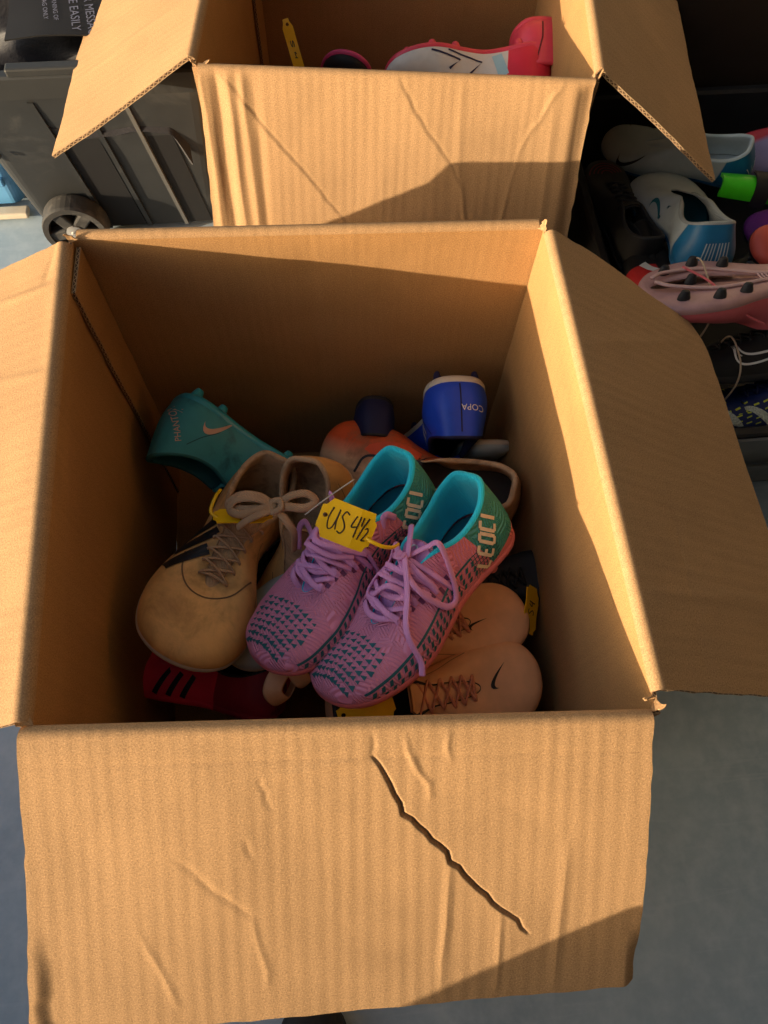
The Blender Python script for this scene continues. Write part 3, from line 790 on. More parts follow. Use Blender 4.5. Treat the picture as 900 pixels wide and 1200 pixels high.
U_ = [[(-.30, .30), (-.33, .02), (-.29, -.22), (-.22, -.18), (-.19, .05), (-.18, .30)], [(-.18, .30), (-.18, 0), (-.155, -.2)]]
S_ = [[(.0, .26), (-.07, .30), (-.11, .16), (-.05, .04), (-.01, -.1), (-.05, -.24), (-.12, -.22)]]
F4 = [[(.13, .30), (.09, .02), (.20, .06)], [(.20, .32), (.19, .05), (.185, -.22)]]
HALF = [[(.255, .32), (.252, .10)], [(.345, .34), (.29, .05), (.255, -.24)], [(.335, .06), (.37, .10), (.39, .02), (.35, -.16), (.335, -.22), (.40, -.21)]]

# ------------------------------------------------------------------ boot materials
def L_(name, col, **k): return M(name, col, **k)
lp = 0.262
PINK = L_('lilac_pink_upper', (0.78, 0.28, 0.46), rough=0.45, emboss=True, bump=0.1, regions=[((0.86, 0.23, 0.27), [(0, -1, 0, 0.34 * lp, 0.05)]), ((0.05, 0.32, 0.30), [(0, -1, 0.30, 0.205 * lp, 0.0004), (0, 0.25, 1, -0.105 * lp, 0.0004)])])  # salmon fading in towards the heel paints warm light bounced off the box wall
CYAN = L_('cyan_lining', (0.015, 0.62, 0.80), rough=0.85, weave=True, bump=0.2, bscale=900, sheen=0.2)
TEALD = L_('deep_teal_insole', (0.01, 0.16, 0.22), rough=0.8)
LILAC = L_('lilac_tongue', (0.54, 0.25, 0.56), rough=0.75, weave=True)
LACE_L = L_('lilac_lace', (0.74, 0.34, 0.66), rough=0.8, weave=True, bump=0.2)
PSOLE = L_('salmon_sole', (0.72, 0.20, 0.24), rough=0.4)
TEALP = L_('teal_print', (0.012, 0.12, 0.15), rough=0.5, bump=0.05)
CREAM = L_('cream_print', (0.80, 0.68, 0.52), rough=0.5, bump=0.05)
SILV = L_('silver_foil', (0.45, 0.62, 0.72), rough=0.3, metallic=0.5)
TAN = L_('scuffed_cream_leather', (0.80, 0.47, 0.17), rough=0.6, var=0.2, vscale=18, bump=0.3, bscale=260, dirt=((0.34, 0.18, 0.06), 0.48, 0.80, 22.0))
TANL = L_('worn_tan_lining', (0.62, 0.40, 0.22), rough=0.9, weave=True, dirt=((0.16, 0.09, 0.05), 0.45, 0.75, 30.0))
TANLACE = L_('dirty_beige_lace', (0.52, 0.33, 0.19), rough=0.9, weave=True, var=0.25)
DARK = L_('dark_rubber', (0.02, 0.02, 0.022), rough=0.6)
TEAL = L_('turquoise_knit', (0.05, 0.36, 0.42), rough=0.5, bump=0.25, dirt=((0.02, 0.10, 0.11), 0.55, 0.78, 20.0))
TEALS = L_('turquoise_sole', (0.04, 0.40, 0.50), rough=0.3, coat=0.3)
PEACHP = L_('peach_print', (0.80, 0.52, 0.38), rough=0.5, bump=0)
BLUE = L_('royal_blue_leather', (0.014, 0.07, 0.58), rough=0.45, bump=0.3, bscale=220)
NAVY = L_('navy_knit', (0.010, 0.014, 0.06), rough=0.6, bump=0.3)
OFFW = L_('off_white_rubber', (0.62, 0.56, 0.46), rough=0.5)
BRN = L_('muddy_beige_upper', (0.62, 0.40, 0.24), rough=0.65, bump=0.3, regions=[((0.70, 0.10, 0.02), [(0, 1, 0, -0.10, 0.012), (1, 0.0, 0.4, -0.028, 0.012)])], dirt=((0.20, 0.12, 0.06), 0.48, 0.72, 24.0))
PEACH = L_('peach_synthetic', (0.95, 0.54, 0.29), rough=0.5, bump=0.2, bscale=160, bdist=0.001)
PEACHL = L_('salmon_lace', (0.80, 0.34, 0.22), rough=0.8, weave=True)
RED = L_('crimson_upper', (0.82, 0.03, 0.09), rough=0.5, regions=[((0.30, 0.012, 0.035), [(0, -1, 0, 0.070, 0.0005)])])
GREYB = L_('pale_blue_grey_upper', (0.42, 0.50, 0.52), rough=0.45)
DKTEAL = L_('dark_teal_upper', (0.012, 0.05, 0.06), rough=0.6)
WHTR = L_('white_upper_red_heel', (0.62, 0.60, 0.56), rough=0.4, regions=[((0.62, 0.02, 0.05), [(0, -1, 0.15, 0.062, 0.0006)])])
REDS = L_('red_pink_sole', (0.66, 0.05, 0.09), rough=0.35, coat=0.2)
MERC = L_('grey_blue_upper', (0.40, 0.45, 0.45), rough=0.4, regions=[((0.01, 0.13, 0.28), [(0, -1, -0.25, 0.048, 0.0008)])])
MLIN = L_('dark_teal_lining', (0.005, 0.08, 0.11), rough=0.8)
PKSOLE = L_('pale_pink_plate', (0.50, 0.28, 0.27), rough=0.4, var=0.2)
PKUP = L_('coral_pink_upper', (0.66, 0.13, 0.15), rough=0.5)
BLKUP = L_('black_knit_upper', (0.010, 0.010, 0.011), rough=0.65)
REDORG = L_('coral_red_upper', (0.62, 0.09, 0.06), rough=0.5)
LAV = L_('lavender_upper', (0.28, 0.24, 0.42), rough=0.45, regions=[((0.45, 0.03, 0.06), [(1, 0, -0.5, -0.004, 0.004)])])
PURP = L_('purple_knit', (0.16, 0.02, 0.20), rough=0.7, weave=True)
GREEN = L_('neon_green_shell', (0.06, 0.62, 0.015), rough=0.3, coat=0.3)
RUBBER = L_('rubber_band', (0.50, 0.36, 0.24), rough=0.5)
YLIME = L_('lime_print', (0.55, 0.60, 0.05), rough=0.5)

def lace_path(s, pts, r=0.0021, n=None, flat=0.48):
    out = []
    for x, y, lift in pts:
        h = s.bvh.ray_cast(Vector((x * s.L, y * s.L, 0.5)), Vector((0, 0, -1)))
        z = h[0].z if h[0] is not None else (0.235 * s.L if abs(x) < 0.06 and y < 0.6 else 0.06 * s.L)
        if abs(x) < 0.045 and y < 0.68: z = max(z, float(np.interp(y, [0.3, 0.45, 0.6, 0.7], [0.265, 0.236, 0.19, 0.15])) * s.L)
        out.append((x * s.L, y * s.L, z + lift))
    return tube_geo(out, r, 8, n or len(pts) * 9, flat)

# ================================================================== in the front box
# --- pink and teal pair
pm = dict(upper=PINK, lining=CYAN, insole=TEALD, sole=PSOLE, tongue=LILAC, lace=LACE_L)
p1 = make_shoe('cleat', 'pink cleat with teal heel on top of the pile, nearer the right box wall', (0.408, 0.204, 0.267), (0.218, 0.012, 0.292), (-0.40, 0.40, 0.83), pm, side=1, group='pink and teal cleats', laces=None, N=144, NV=30, L=0.268, wid=1.2, hgt=1.1)
p2 = make_shoe('cleat', 'pink cleat with teal heel lying behind its mate, yellow tag over its laces', (0.336, 0.252, 0.252), (0.144, 0.065, 0.268), (-0.28, 0.33, 0.9), pm, side=-1, group='pink and teal cleats', laces=None, N=144, NV=30, L=0.265, wid=1.2, hgt=1.1)
LEOCI = {'L': [[(0, 1), (0, 0), (.7, 0)]], 'E': [[(.75, 1), (.05, 1), (0, 0), (.7, 0)], [(0, .5), (.55, .5)]], 'O': [[(0, .05), (0.05, 1), (.75, 1), (.7, 0), (0, 0)]], 'C': [[(.75, 1), (.05, 1), (0, 0), (.7, 0)]], 'I': [[(.1, 1), (.05, 0)]]}
for s, vw in ((p1, 'x-'), (p2, 'x-')):
    # toe print: rows of small darts split down the middle
    tri = []
    for r_ in range(8):
        yy = 0.765 + 0.026 * r_
        half = 0.125 - 0.010 * max(0, r_ - 3)
        for k in range(10):
            xx = -half + 2 * half * k / 9 + s.root.get('o', 0.0)
            sgn_ = -1 if k < 5 else 1
            z_ = 0.0066 * (0.75 + 0.5 * ((k * 7 + r_ * 3) % 5) / 4)
            yy2 = yy + sgn_ * (xx) * 0.16
            cx = xx + 0.020 * (1 if s is p1 else -1)
            z_ *= 1.35; tri.append((np.array([(cx - z_ * 1.2, yy2 - z_), (cx + z_ * 1.2, yy2 + z_ * 0.2)]), np.array([(cx - z_ * 1.2, yy2 + z_), (cx + z_ * 1.2, yy2 + z_ * 0.3)])))
    strip_decal(s, 'toe_print', tri, 'top', TEALP, 0.0005, 2, 0.02)
    # side stripe and slanted dashes
    ln = [(0.30, 0.150), (0.40, 0.138), (0.5, 0.126), (0.6, 0.115), (0.7, 0.106), (0.8, 0.100), (0.88, 0.098), (0.93, 0.096)]
    strip_decal(s, 'side_stripe', [line_strip(catmull(ln, 40), 0.008)], vw, TEALP, 0.0006, 3)
    ds = []
    for k in range(22):
        y0 = 0.30 + 0.0335 * k
        if y0 > 0.93: break
        for rr in range(3):
            zt = float(np.interp(y0, [0.3, 0.6, 0.93], [0.136, 0.103, 0.087])) - 0.0235 * rr
            hw = 0.0068
            ds.append((np.array([(y0 - hw, zt), (y0 - hw + 0.010, zt - 0.0175)]), np.array([(y0 + hw, zt), (y0 + hw + 0.010, zt - 0.0175)])))
    strip_decal(s, 'side_dashes', ds, vw, TEALP, 0.0006, 2, 0.008)
    # fine teal hatch under the lettering
    ht = []
    for k in range(9):
        y0 = 0.17 + 0.016 * k
        ht.append(line_strip([(y0, 0.150), (y0 + 0.010, 0.055)], 0.0028))
    for k in range(6):
        ht.append(line_strip([(0.165, 0.066 + 0.016 * k), (0.31, 0.072 + 0.016 * k)], 0.0028))
    strip_decal(s, 'heel_hatch', ht, vw, TEALP, 0.0006, 2, 0.02)
    st = []; e1, e2_ = np.array([-0.66, 0.75]), np.array([0.75, 0.66])
    org = np.array([0.245, 0.055]); cw = 0.040; chh = 0.070
    adv = 0
    for ch in 'LEOCI':
        for pl in LEOCI[ch]:
            pts = []
            for a, b in zip(pl[:-1], pl[1:]):
                st.append(line_strip([org + e1 * (adv + (a[0] + .22 * a[1]) * cw) + e2_ * a[1] * chh, org + e1 * (adv + (b[0] + .22 * b[1]) * cw) + e2_ * b[1] * chh], 0.0135))
        adv += cw * (1.15 if ch != 'I' else 0.5)
    strip_decal(s, 'brand_lettering', st, vw, CREAM, 0.0010, 3, 0.008)
    # tongue notch badge
    bd = tube_geo(np.array([(0.030 * math.cos(a) * 0.6, 0.425 + 0.030 * math.sin(a) * 0.8, 0.266 + 0.0012 - 0.3 * (0.030 * math.sin(a) * 0.8)) for a in np.linspace(0.6, 6.6, 14)]) * s.L, 0.0013, 6, 40, 0.5)
    mesh_obj('badge', *bd, SILV, s.tongue)
PLUM = L_('plum_eyelet', (0.16, 0.04, 0.12))
# laces of the pair: loose rows plus loops
def loose(s, rows, extra, seed):
    rg = random.Random(seed); g = []
    for k in range(rows):
        f = k / (rows - 1)
        y = 0.655 - 0.22 * f; wv = 0.090 + 0.038 * f
        dy = rg.uniform(0.030, 0.052); sgn_ = 1 if k % 2 else -1
        g.append(lace_path(s, [(-wv * 1.05, y - 0.010 * sgn_, -0.0005), (-wv * 0.85, y + 0.012, 0.0035), (-wv * 0.2, y + dy, 0.006 + 0.003 * f), (wv * 0.4, y + dy * 0.9, 0.007 + 0.003 * f), (wv * 0.85, y + 0.006, 0.004), (wv * 1.08, y - 0.012, -0.0005)], 0.0034))
        if k > 0:
            g.append(lace_path(s, [(wv * 0.9 * sgn_, y, 0.002), (wv * 0.3 * sgn_, y + 0.03, 0.009), (-wv * 0.5 * sgn_, y + 0.055, 0.008), (-wv * 0.95 * sgn_, y + 0.05, 0.002)], 0.0033))
    ey = []
    for k in range(rows):
        f = k / (rows - 1); y = 0.655 - 0.22 * f; wv = 0.090 + 0.038 * f
        for sg_ in (-1, 1): ey.append(line_strip([(sg_ * wv * 1.08 - 0.009, y - 0.012), (sg_ * wv * 1.08 + 0.009, y - 0.012)], 0.016))
    strip_decal(s, 'eyelet', ey, 'top', PLUM, 0.0005, 2, split=True)
    for e in extra: g.append(lace_path(s, e, 0.0034))
    mesh_obj('laces', *join(g), LACE_L, s.root)
loose(p1, 6, [
    [(0.0, 0.47, 0.010), (-0.055, 0.40, 0.012), (-0.10, 0.37, 0.014), (-0.150, 0.43, 0.012), (-0.165, 0.50, 0.013), (-0.12, 0.545, 0.012), (-0.05, 0.52, 0.012), (0.01, 0.48, 0.012)],
    [(0.01, 0.46, 0.012), (-0.04, 0.50, 0.014), (-0.09, 0.58, 0.010), (-0.13, 0.66, 0.008), (-0.165, 0.70, 0.008), (-0.20, 0.72, 0.004), (-0.215, 0.75, -0.006)],
    [(0.02, 0.47, 0.014), (0.065, 0.44, 0.012), (0.09, 0.48, 0.010), (0.10, 0.56, 0.007), (0.085, 0.63, 0.006), (0.03, 0.64, 0.008)],
    [(-0.02, 0.47, 0.012), (0.01, 0.40, 0.018), (0.03, 0.36, 0.020)],
    [(0.0, 0.46, 0.014), (-0.012, 0.485, 0.016), (0.012, 0.49, 0.016), (0.012, 0.46, 0.016)]], 3)
loose(p2, 7, [
    [(0.02, 0.47, 0.012), (0.07, 0.40, 0.018), (0.10, 0.36, 0.024), (0.13, 0.38, 0.020), (0.12, 0.45, 0.012)],
    [(0.0, 0.47, 0.012), (0.08, 0.50, 0.014), (0.15, 0.49, 0.020), (0.22, 0.46, 0.034), (0.235, 0.49, 0.030), (0.225, 0.54, 0.010)],
    [(0.03, 0.45, 0.014), (0.09, 0.47, 0.012), (0.10, 0.54, 0.010), (0.02, 0.58, 0.014), (-0.07, 0.56, 0.012), (-0.11, 0.50, 0.010)],
    [(0.02, 0.44, 0.016), (0.06, 0.50, 0.014), (0.0, 0.555, 0.016), (-0.08, 0.52, 0.014), (-0.12, 0.45, 0.012)],
    [(-0.02, 0.40, 0.016), (-0.08, 0.37, 0.012), (-0.115, 0.31, 0.010), (-0.125, 0.27, 0.004)]], 5)

# --- tag US 4 1/2
camr = Vector((0.99502, -0.09725, 0.02194)); camd = Vector((-0.07965, -0.90785, -0.41166)); camf = Vector((0.05995, 0.40786, -0.91108))
tr = (camr * 0.93 + camd * 0.36 + camf * 0.06); tu = (-camd * 0.93 + camr * 0.36 - camf * 0.25)
make_tag('size_tag', 'yellow plastic tag handwritten US 4½ on the pink cleats', Vector((0.2405, 0.171, 0.378)), tr, tu, U_ + S_ + F4 + HALF, 0.054, 0.040, 0.0014, -0.0012,
         tie=[(0.022, -0.005, 0.0), (0.030, -0.006, 0.002), (0.040, -0.0065, 0.001), (0.049, -0.0055, -0.005), (0.054, -0.003, -0.014)])

# --- tan pair, tied together
tm = dict(upper=TAN, lining=TANL, sole=OFFW, tongue=TANL, lace=TANLACE)
t1 = make_shoe('cleat', 'scuffed cream leather cleat with three black stripes at the left box wall', (0.140, 0.302, 0.165), (0.046, 0.080, 0.270), (0.42, 0.36, 0.84), tm, side=-1, group='cream leather cleats', wid=1.34, hgt=1.25, studs=False, N=128, NV=28)
t2 = make_shoe('cleat', 'scuffed cream leather cleat, only its open collar showing beside the yellow tag', (0.226, 0.322, 0.222), (0.170, 0.110, 0.145), (-0.10, 0.22, 0.95), tm, side=1, group='cream leather cleats', wid=1.35, hgt=1.25, studs=False, N=128, NV=28, laces=None)
st = [line_strip([(0.062, 0.405 + 0.085 * k), (0.115, 0.450 + 0.085 * k), (0.185, 0.505 + 0.085 * k)], 0.050) for k in range(3)]
strip_decal(t1, 'stripe', st, 'top', BLACK, 0.0009, 5, 0.012, split=True)
# toe seam, a darker brown line on the leather
strip_decal(t1, 'toe_seam', [line_strip(catmull([(-0.15, 0.60), (-0.11, 0.70), (-0.03, 0.755), (0.05, 0.75), (0.11, 0.69), (0.14, 0.60)], 30), 0.006)], 'top', L_('seam_brown', (0.20, 0.115, 0.055)), 0.0005, 2)
SEAM = L_('brown_stitching', (0.26, 0.15, 0.07))
add_seams(t1, SEAM, False); add_seams(t2, SEAM)
# bow
bow_c = np.array([0.170, 0.226, 0.308])
bw = empty('lace_bow', bow_c, 'beige shoelace bow tying the cream leather cleats together', 'shoelace')
g = []
for pts in ([(0, 0, 0), (-.015, .008, .006), (-.035, .010, .004), (-.042, .002, 0), (-.03, -.004, .002), (-.012, -.001, .004), (0, 0, 0)],
            [(0, 0, 0), (.012, .008, .006), (.028, .010, .006), (.036, .003, .002), (.026, -.003, .003), (.01, -.001, .004), (0, 0, 0)],
            [(0, 0, 0), (-.014, -.006, .004), (-.028, -.010, 0), (-.036, -.013, -.006)],
            [(0, 0, 0), (.008, -.012, .0), (.014, -.022, -.01), (.012, -.03, -.03)],
            [(0, 0, .002), (-.014, .012, .004), (-.032, .016, .002), (-.045, .010, -.004), (-.03, .002, .0), (0, 0, 0.002)]):
    g.append(tube_geo(np.array(pts) * 1.15, 0.0046, 8, 40, 0.45))
mesh_obj('loops', *join(g), TANLACE, bw)
mesh_obj('knot', *tube_geo(np.array([(-.004, -.006, .002), (.005, -.003, .006), (.004, .006, .006), (-.005, .005, .004), (-.004, -.005, .003), (.004, -.004, .007)]), 0.0036, 8, 40, 0.6), TANLACE, bw)
make_tag('size_tag', 'yellow plastic tag marked ½ under the beige lace bow', Vector((0.134, 0.226, 0.296)), Vector((-0.98, 0.05, 0.06)), Vector((0.1, -0.8, 0.5)), [[(x + 0.02 - .32, y) for x, y in q_] for q_ in HALF], 0.062, 0.026, 0.0013, 0.001, tie=[(0.026, 0.003, 0.0), (0.034, -0.004, 0.004), (0.030, -0.02, 0.012), (0.026, -0.035, 0.012)])
# a stray end of string on the tan boots
bst = empty('plastic_fastener', (0.225, 0.222, 0.33), 'thin clear plastic tag fastener above the cream cleats', 'fastener')
mesh_obj('thread', *tube_geo(np.array([(-0.025, -0.012, -0.008), (0.0, 0.0, 0.004), (0.028, 0.014, 0.012)]), 0.0008, 5, 16), OFFW, bst)

# --- turquoise cleat on its side
q1 = make_shoe('cleat', 'turquoise cleat on its side with studs up in the back left corner', (0.050, 0.424, 0.238), (0.235, 0.320, 0.085), (-0.66, -0.70, 0.18), dict(upper=TEAL, lining=L_('turquoise_lining', (0.03, 0.18, 0.2)), sole=TEALS, lace=TEAL), side=1, laces=None, L=0.262, N=128, NV=28, hgt=1.15, wid=1.3)
e1, e2_ = rot2(0)
swoosh(q1, 'x-', (0.17, 0.175), (0.8, -0.6), (-0.66, -0.75), 0.20, PEACHP)
text_decal(q1, 'PHANTOM', 'x-', (0.105, 0.235), (-0.60, -0.80), (-0.80, 0.60), 0.036, PEACHP)

# --- royal blue cleat standing on its toe
b1 = make_shoe('cleat', 'royal blue cleat standing on its toe against the back wall, heel up', (0.392, 0.405, 0.268), (0.376, 0.425, 0.015), (-0.06, -0.9, -0.30), dict(upper=BLUE, lining=NAVY, sole=OFFW, stud=NAVY, lace=NAVY), side=1, L=0.27, laces=None, wid=1.15, N=128, NV=28)
V_, F_ = text_geo('COPA', 0.062); wt = V_[:, 0].max()
pts = [np.array([-0.105 + v[0] * 0.62, 0.150 + v[1] * 0.62]) for v in V_]
mesh_obj('lettering', onto(b1, pts, 'heel', 0.0009), F_, WHITE, b1.upper, smooth=False)
strip_decal(b1, 'heel_seam', [line_strip([(0, 0.05), (0, 0.16), (0, 0.27)], 0.006)], 'heel', NAVY, 0.0005, 2)
for vw in ('x+', 'x-'):
    strip_decal(b1, 'stripe', [line_strip([(0.26 + .06 * k, 0.06), (0.22 + .06 * k, 0.19)], 0.022) for k in range(3)], vw, WHITE, 0.0007, 3)
b2 = make_shoe('cleat', 'dark navy cleat standing on its toe beside the royal blue one', (0.296, 0.425, 0.205), (0.270, 0.40, -0.03 + 0.05), (-0.1, -1, 0.1), dict(upper=NAVY, lining=DARK, sole=DARK, lace=NAVY), side=-1, L=0.2, laces=None, studs=False, N=64, NV=18)

# --- muddy cleat lying across
r1 = make_shoe('cleat', 'muddy beige and orange cleat lying across behind the pink pair', (0.462, 0.278, 0.150), (0.218, 0.368, 0.150), (0.05, -0.30, 0.95), dict(upper=BRN, lining=TANL, insole=L_('dark_brown_insole', (0.05, 0.03, 0.02)), sole=OFFW, lace=TANLACE), side=1, wid=1.2, hgt=1.15, studs=False, laces=None, N=128, NV=28, tongue=False)
ORG = L_('orange_red_print', (0.72, 0.10, 0.03))
strip_decal(r1, 'orange_panel', [(catmull([(0.09, 0.50), (0.12, 0.58), (0.12, 0.68), (0.09, 0.76)], 14), catmull([(0.02, 0.50), (0.02, 0.60), (0.03, 0.70), (0.06, 0.78)], 14))], 'top', ORG, 0.0006, 5)
strip_decal(r1, 'black_piping', [line_strip(catmull([(-0.06, 0.80), (0.03, 0.76), (0.035, 0.62), (0.0, 0.5), (0.06, 0.40)], 24), 0.012)], 'top', BLACK, 0.0009, 2)
g1 = make_shoe('cleat', 'pale grey green toe sticking up in the back right corner', (0.418, 0.425, 0.02), (0.440, 0.365, 0.185), (0, -1, 0.2), dict(upper=GREYB, lining=DARK, sole=OFFW, lace=GREYB), studs=False, laces=None, N=64, NV=18)

# --- two peach cleats
nm = dict(upper=PEACH, lining=DARK, sole=DARK, tongue=PEACH, lace=PEACHL)
n1 = make_shoe('cleat', 'peach cleat with small black tick, tucked under the pink one', (0.225, 0.068, 0.150), (0.440, 0.140, 0.168), (0.0, 0.12, 0.95), nm, side=1, group='peach cleats', wid=1.22, studs=False, N=128, NV=28)
n2 = make_shoe('cleat', 'peach cleat with crossed salmon laces along the front box wall', (0.205, 0.038, 0.158), (0.446, 0.046, 0.168), (0.0, -0.12, 0.95), nm, side=-1, group='peach cleats', wid=1.2, studs=False, N=128, NV=28)
PSEAM = L_('peach_seam', (0.50, 0.27, 0.17))
add_seams(n1, PSEAM, False); add_seams(n2, PSEAM, False); add_seams(r1, SEAM, False); add_seams(q1, L_('teal_seam', (0.02, 0.13, 0.15)), False); add_seams(b1, NAVY, False)
swoosh(n1, 'top', (0.035, 0.665), (-0.35, 0.95), (0.95, 0.35), 0.11, BLACK)
swoosh(n2, 'top', (0.0, 0.735), (-1, 0.35), (0.35, 1.0), 0.13, BLACK)
for s_, pts in ((n2, [(.172, .085, .215), (.158, .072, .224), (.150, .054, .222), (.158, .046, .206), (.166, .058, .196), (.176, .078, .20)]), (n1, [(.206, .105, .212), (.190, .092, .226), (.178, .072, .228), (.186, .062, .212), (.196, .076, .20)])):
    iv = s_.root.matrix_world.inverted()
    V_, F_ = tube_geo(np.array(pts), 0.0105, 10, 40, 0.12)
    mesh_obj('pull_tab', [tuple(iv @ Vector(tuple(v))) for v in V_], F_, PEACH, s_.root)
make_tag('size_tag', 'yellow plastic tag standing on edge against the right box wall', Vector((0.448, 0.128, 0.185)), Vector((0.25, 0.95, 0.1)), Vector((-0.6, 0.1, 0.8)), [[(x * .8, y * .8) for x, y in q_] for q_ in S_ + F4], 0.056, 0.030, 0.0013)
make_tag('size_tag', 'yellow plastic tag lying flat under the toe of the pink cleat', Vector((0.246, 0.022, 0.252)), Vector((0.93, 0.20, 0.1)), Vector((-0.2, 0.9, 0.35)), [], 0.058, 0.030)
make_tag('size_tag', 'yellow plastic tag deep in the box below the cream toe', Vector((0.098, 0.128, 0.14)), Vector((0.6, 0.6, 0.1)), Vector((-0.7, 0.5, 0.5)), [], 0.05, 0.032)

# --- crimson cleat, grey one, dark fillers
c1 = make_shoe('cleat', 'crimson cleat with black stripes in the front left corner', (0.150, 0.040, 0.150), (-0.04, 0.115, 0.105), (0.15, 0.80, 0.60), dict(upper=RED, lining=DARK, sole=RED, lace=RED), side=1, L=0.215, wid=1.15, studs=False, laces=None, N=96, NV=22)
for vw in ('x+', 'x-'):
    strip_decal(c1, 'stripe', [line_strip([(0.50 + .075 * k, 0.05), (0.46 + .075 * k, 0.16)], 0.030) for k in range(3)], vw, BLACK, 0.0008, 3)
make_shoe('cleat', 'pale blue grey cleat under the toe of the left pink one', (0.262, 0.262, 0.17), (0.112, 0.085, 0.192), (-0.1, 0, 1), dict(upper=GREYB, lining=DARK, sole=OFFW, lace=GREYB), studs=False, laces=None, N=80, NV=20)
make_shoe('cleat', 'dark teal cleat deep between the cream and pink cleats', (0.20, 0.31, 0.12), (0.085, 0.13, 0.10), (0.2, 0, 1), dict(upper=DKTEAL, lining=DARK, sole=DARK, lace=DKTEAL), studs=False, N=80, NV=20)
make_shoe('cleat', 'red cleat at the bottom below the cream one', (0.06, 0.28, 0.07), (0.15, 0.07, 0.09), (0, 0, 1), dict(upper=RED, lining=DARK, sole=DARK, lace=RED), studs=False, N=80, NV=20)
make_shoe('cleat', 'black cleat at the bottom of the box under the pink pair', (0.33, 0.30, 0.06), (0.20, 0.09, 0.06), (0, 0, 1), dict(upper=BLKUP, lining=DARK, sole=DARK, lace=BLKUP), studs=False, N=80, NV=20)
make_shoe('cleat', 'black cleat under the peach toes by the right box wall', (0.33, 0.16, 0.10), (0.445, 0.175, 0.145), (0.1, 0, 1), dict(upper=BLKUP, lining=DARK, sole=DARK, lace=BLKUP), studs=False, L=0.2, N=80, NV=20)

# ================================================================== in the rear box
w1 = make_shoe('cleat', 'white cleat with red studded sole lying on its side in the rear box', (0.600, 0.945, 0.292), (0.368, 0.955, 0.272), (0.12, -0.88, -0.25), dict(upper=WHTR, lining=REDS, sole=REDS, lace=GREYB), side=1, L=0.245, laces=None, wid=1.1, hgt=1.2, N=128, NV=28)
for vw in ('x+', 'x-'):
    strip_decal(w1, 'chevron', [line_strip([(0.62, 0.05), (0.42, 0.10), (0.50, 0.17)], 0.012), line_strip([(0.72, 0.06), (0.55, 0.10), (0.62, 0.15)], 0.012)], vw, NAVY, 0.0007, 3)
    strip_decal(w1, 'pale_blue_band', [line_strip([(0.33, 0.06), (0.30, 0.20)], 0.06)], vw, L_('ice_blue', (0.32, 0.52, 0.60)), 0.0006, 4)
make_shoe('cleat', 'black cleat with pink edge low in the rear box', (0.298, 1.02, 0.08), (0.298, 0.975, 0.292), (-0.30, -1, 0.0), dict(upper=BLKUP, lining=DARK, sole=L_('hot_pink_sole', (0.62, 0.06, 0.18)), lace=BLKUP), L=0.225, studs=False, laces=None, N=80, NV=20, welt=0.012)
r9 = make_shoe('cleat', 'bright red heel standing up in the rear box beside the white cleat', (0.592, 0.985, 0.325), (0.582, 0.99, 0.04), (-0.05, -1, 0.1), dict(upper=REDS, lining=REDS, sole=REDS, lace=REDS), L=0.29, studs=False, laces=None, N=96, NV=22, wid=1.2)
strip_decal(r9, 'heel_seam', [line_strip([(0.01, 0.06), (0.02, 0.16), (0.05, 0.26)], 0.007)], 'heel', L_('dark_red_seam', (0.12, 0.01, 0.015)), 0.0005, 2)
make_tag('size_tag', 'yellow plastic tag standing in the rear box by its left wall', Vector((0.222, 1.01, 0.275)), Vector((0.22, -0.55, -0.75)), Vector((0.9, 0.1, 0.2)), [[(x, y * .5) for x, y in q_] for q_ in F4 + S_], 0.075, 0.016)

# ================================================================== right hand storage bin and its shoes
def rrect(x0, x1, y0, y1, r, n=6):
    pts = []
    for cx, cy, a0 in ((x1 - r, y0 + r, -90), (x1 - r, y1 - r, 0), (x0 + r, y1 - r, 90), (x0 + r, y0 + r, 180)):
        for k in range(n + 1):
            a = math.radians(a0 + 90 * k / n); pts.append((cx + r * math.cos(a), cy + r * math.sin(a)))
    return pts
def bin_geo(x0, x1, y0, y1, zb, zt, taper, lip, r=0.03, t=0.004):
    levels = [(taper, zb), (taper * 0.5, (zb + zt) / 2), (0, zt - 0.035), (-0.002, zt - 0.034), (-lip, zt - 0.032), (-lip, zt - 0.003), (-lip + 0.003, zt), (0.0, zt), (t, zt - 0.004), (t + taper * 0.5, (zb + zt) / 2), (t + taper, zb + t)]
    V = []; n = None
    for ins, z in levels:
        p = rrect(x0 + ins, x1 - ins, y0 + ins, y1 - ins, max(0.006, r - ins * 0.5)); n = len(p); V += [(a, b, z) for a, b in p]
    F = []
    for k in range(len(levels) - 1):
        for i in range(n): F.append((k * n + i, k * n + (i + 1) % n, (k + 1) * n + (i + 1) % n, (k + 1) * n + i))
    F.append(tuple(range(n))[::-1]); F.append(tuple((len(levels) - 1) * n + i for i in range(n)))
    return V, F
sb = empty('storage_bin', (0.85, 0.33, 0), 'hazy grey plastic storage bin full of cleats at the right edge', 'bin')
V, F = bin_geo(0.640 - .85, 1.15 - .85, 0, 0.62, 0.004, 0.215, 0.02, 0.012)
mesh_obj('body', V, F, M('shade_dark_plastic', (0.022, 0.022, 0.024), 0.45), sb, smooth=False)  # shade inside the bin is put into this near-black body colour
V, F = box_geo(0.668 - .85, 1.12 - .85, -0.0185, -0.0130, 0.178, 0.212, 0.002); mesh_obj('rim_trim', V, F, GREY_CLEAR, sb, smooth=False)
V, F = box_geo(0.69 - .85, 1.10 - .85, 0.0, 0.006, 0.02, 0.170, 0.002)
V = [(x, y - 0.0035 + 0.020 * (0.18 - z) / 0.176 - 0.002, z) for x, y, z in V]; mesh_obj('front_panel', V, F, GREY_CLEAR, sb, smooth=False)  # near wall's own grey, laid over the shade-darkened body
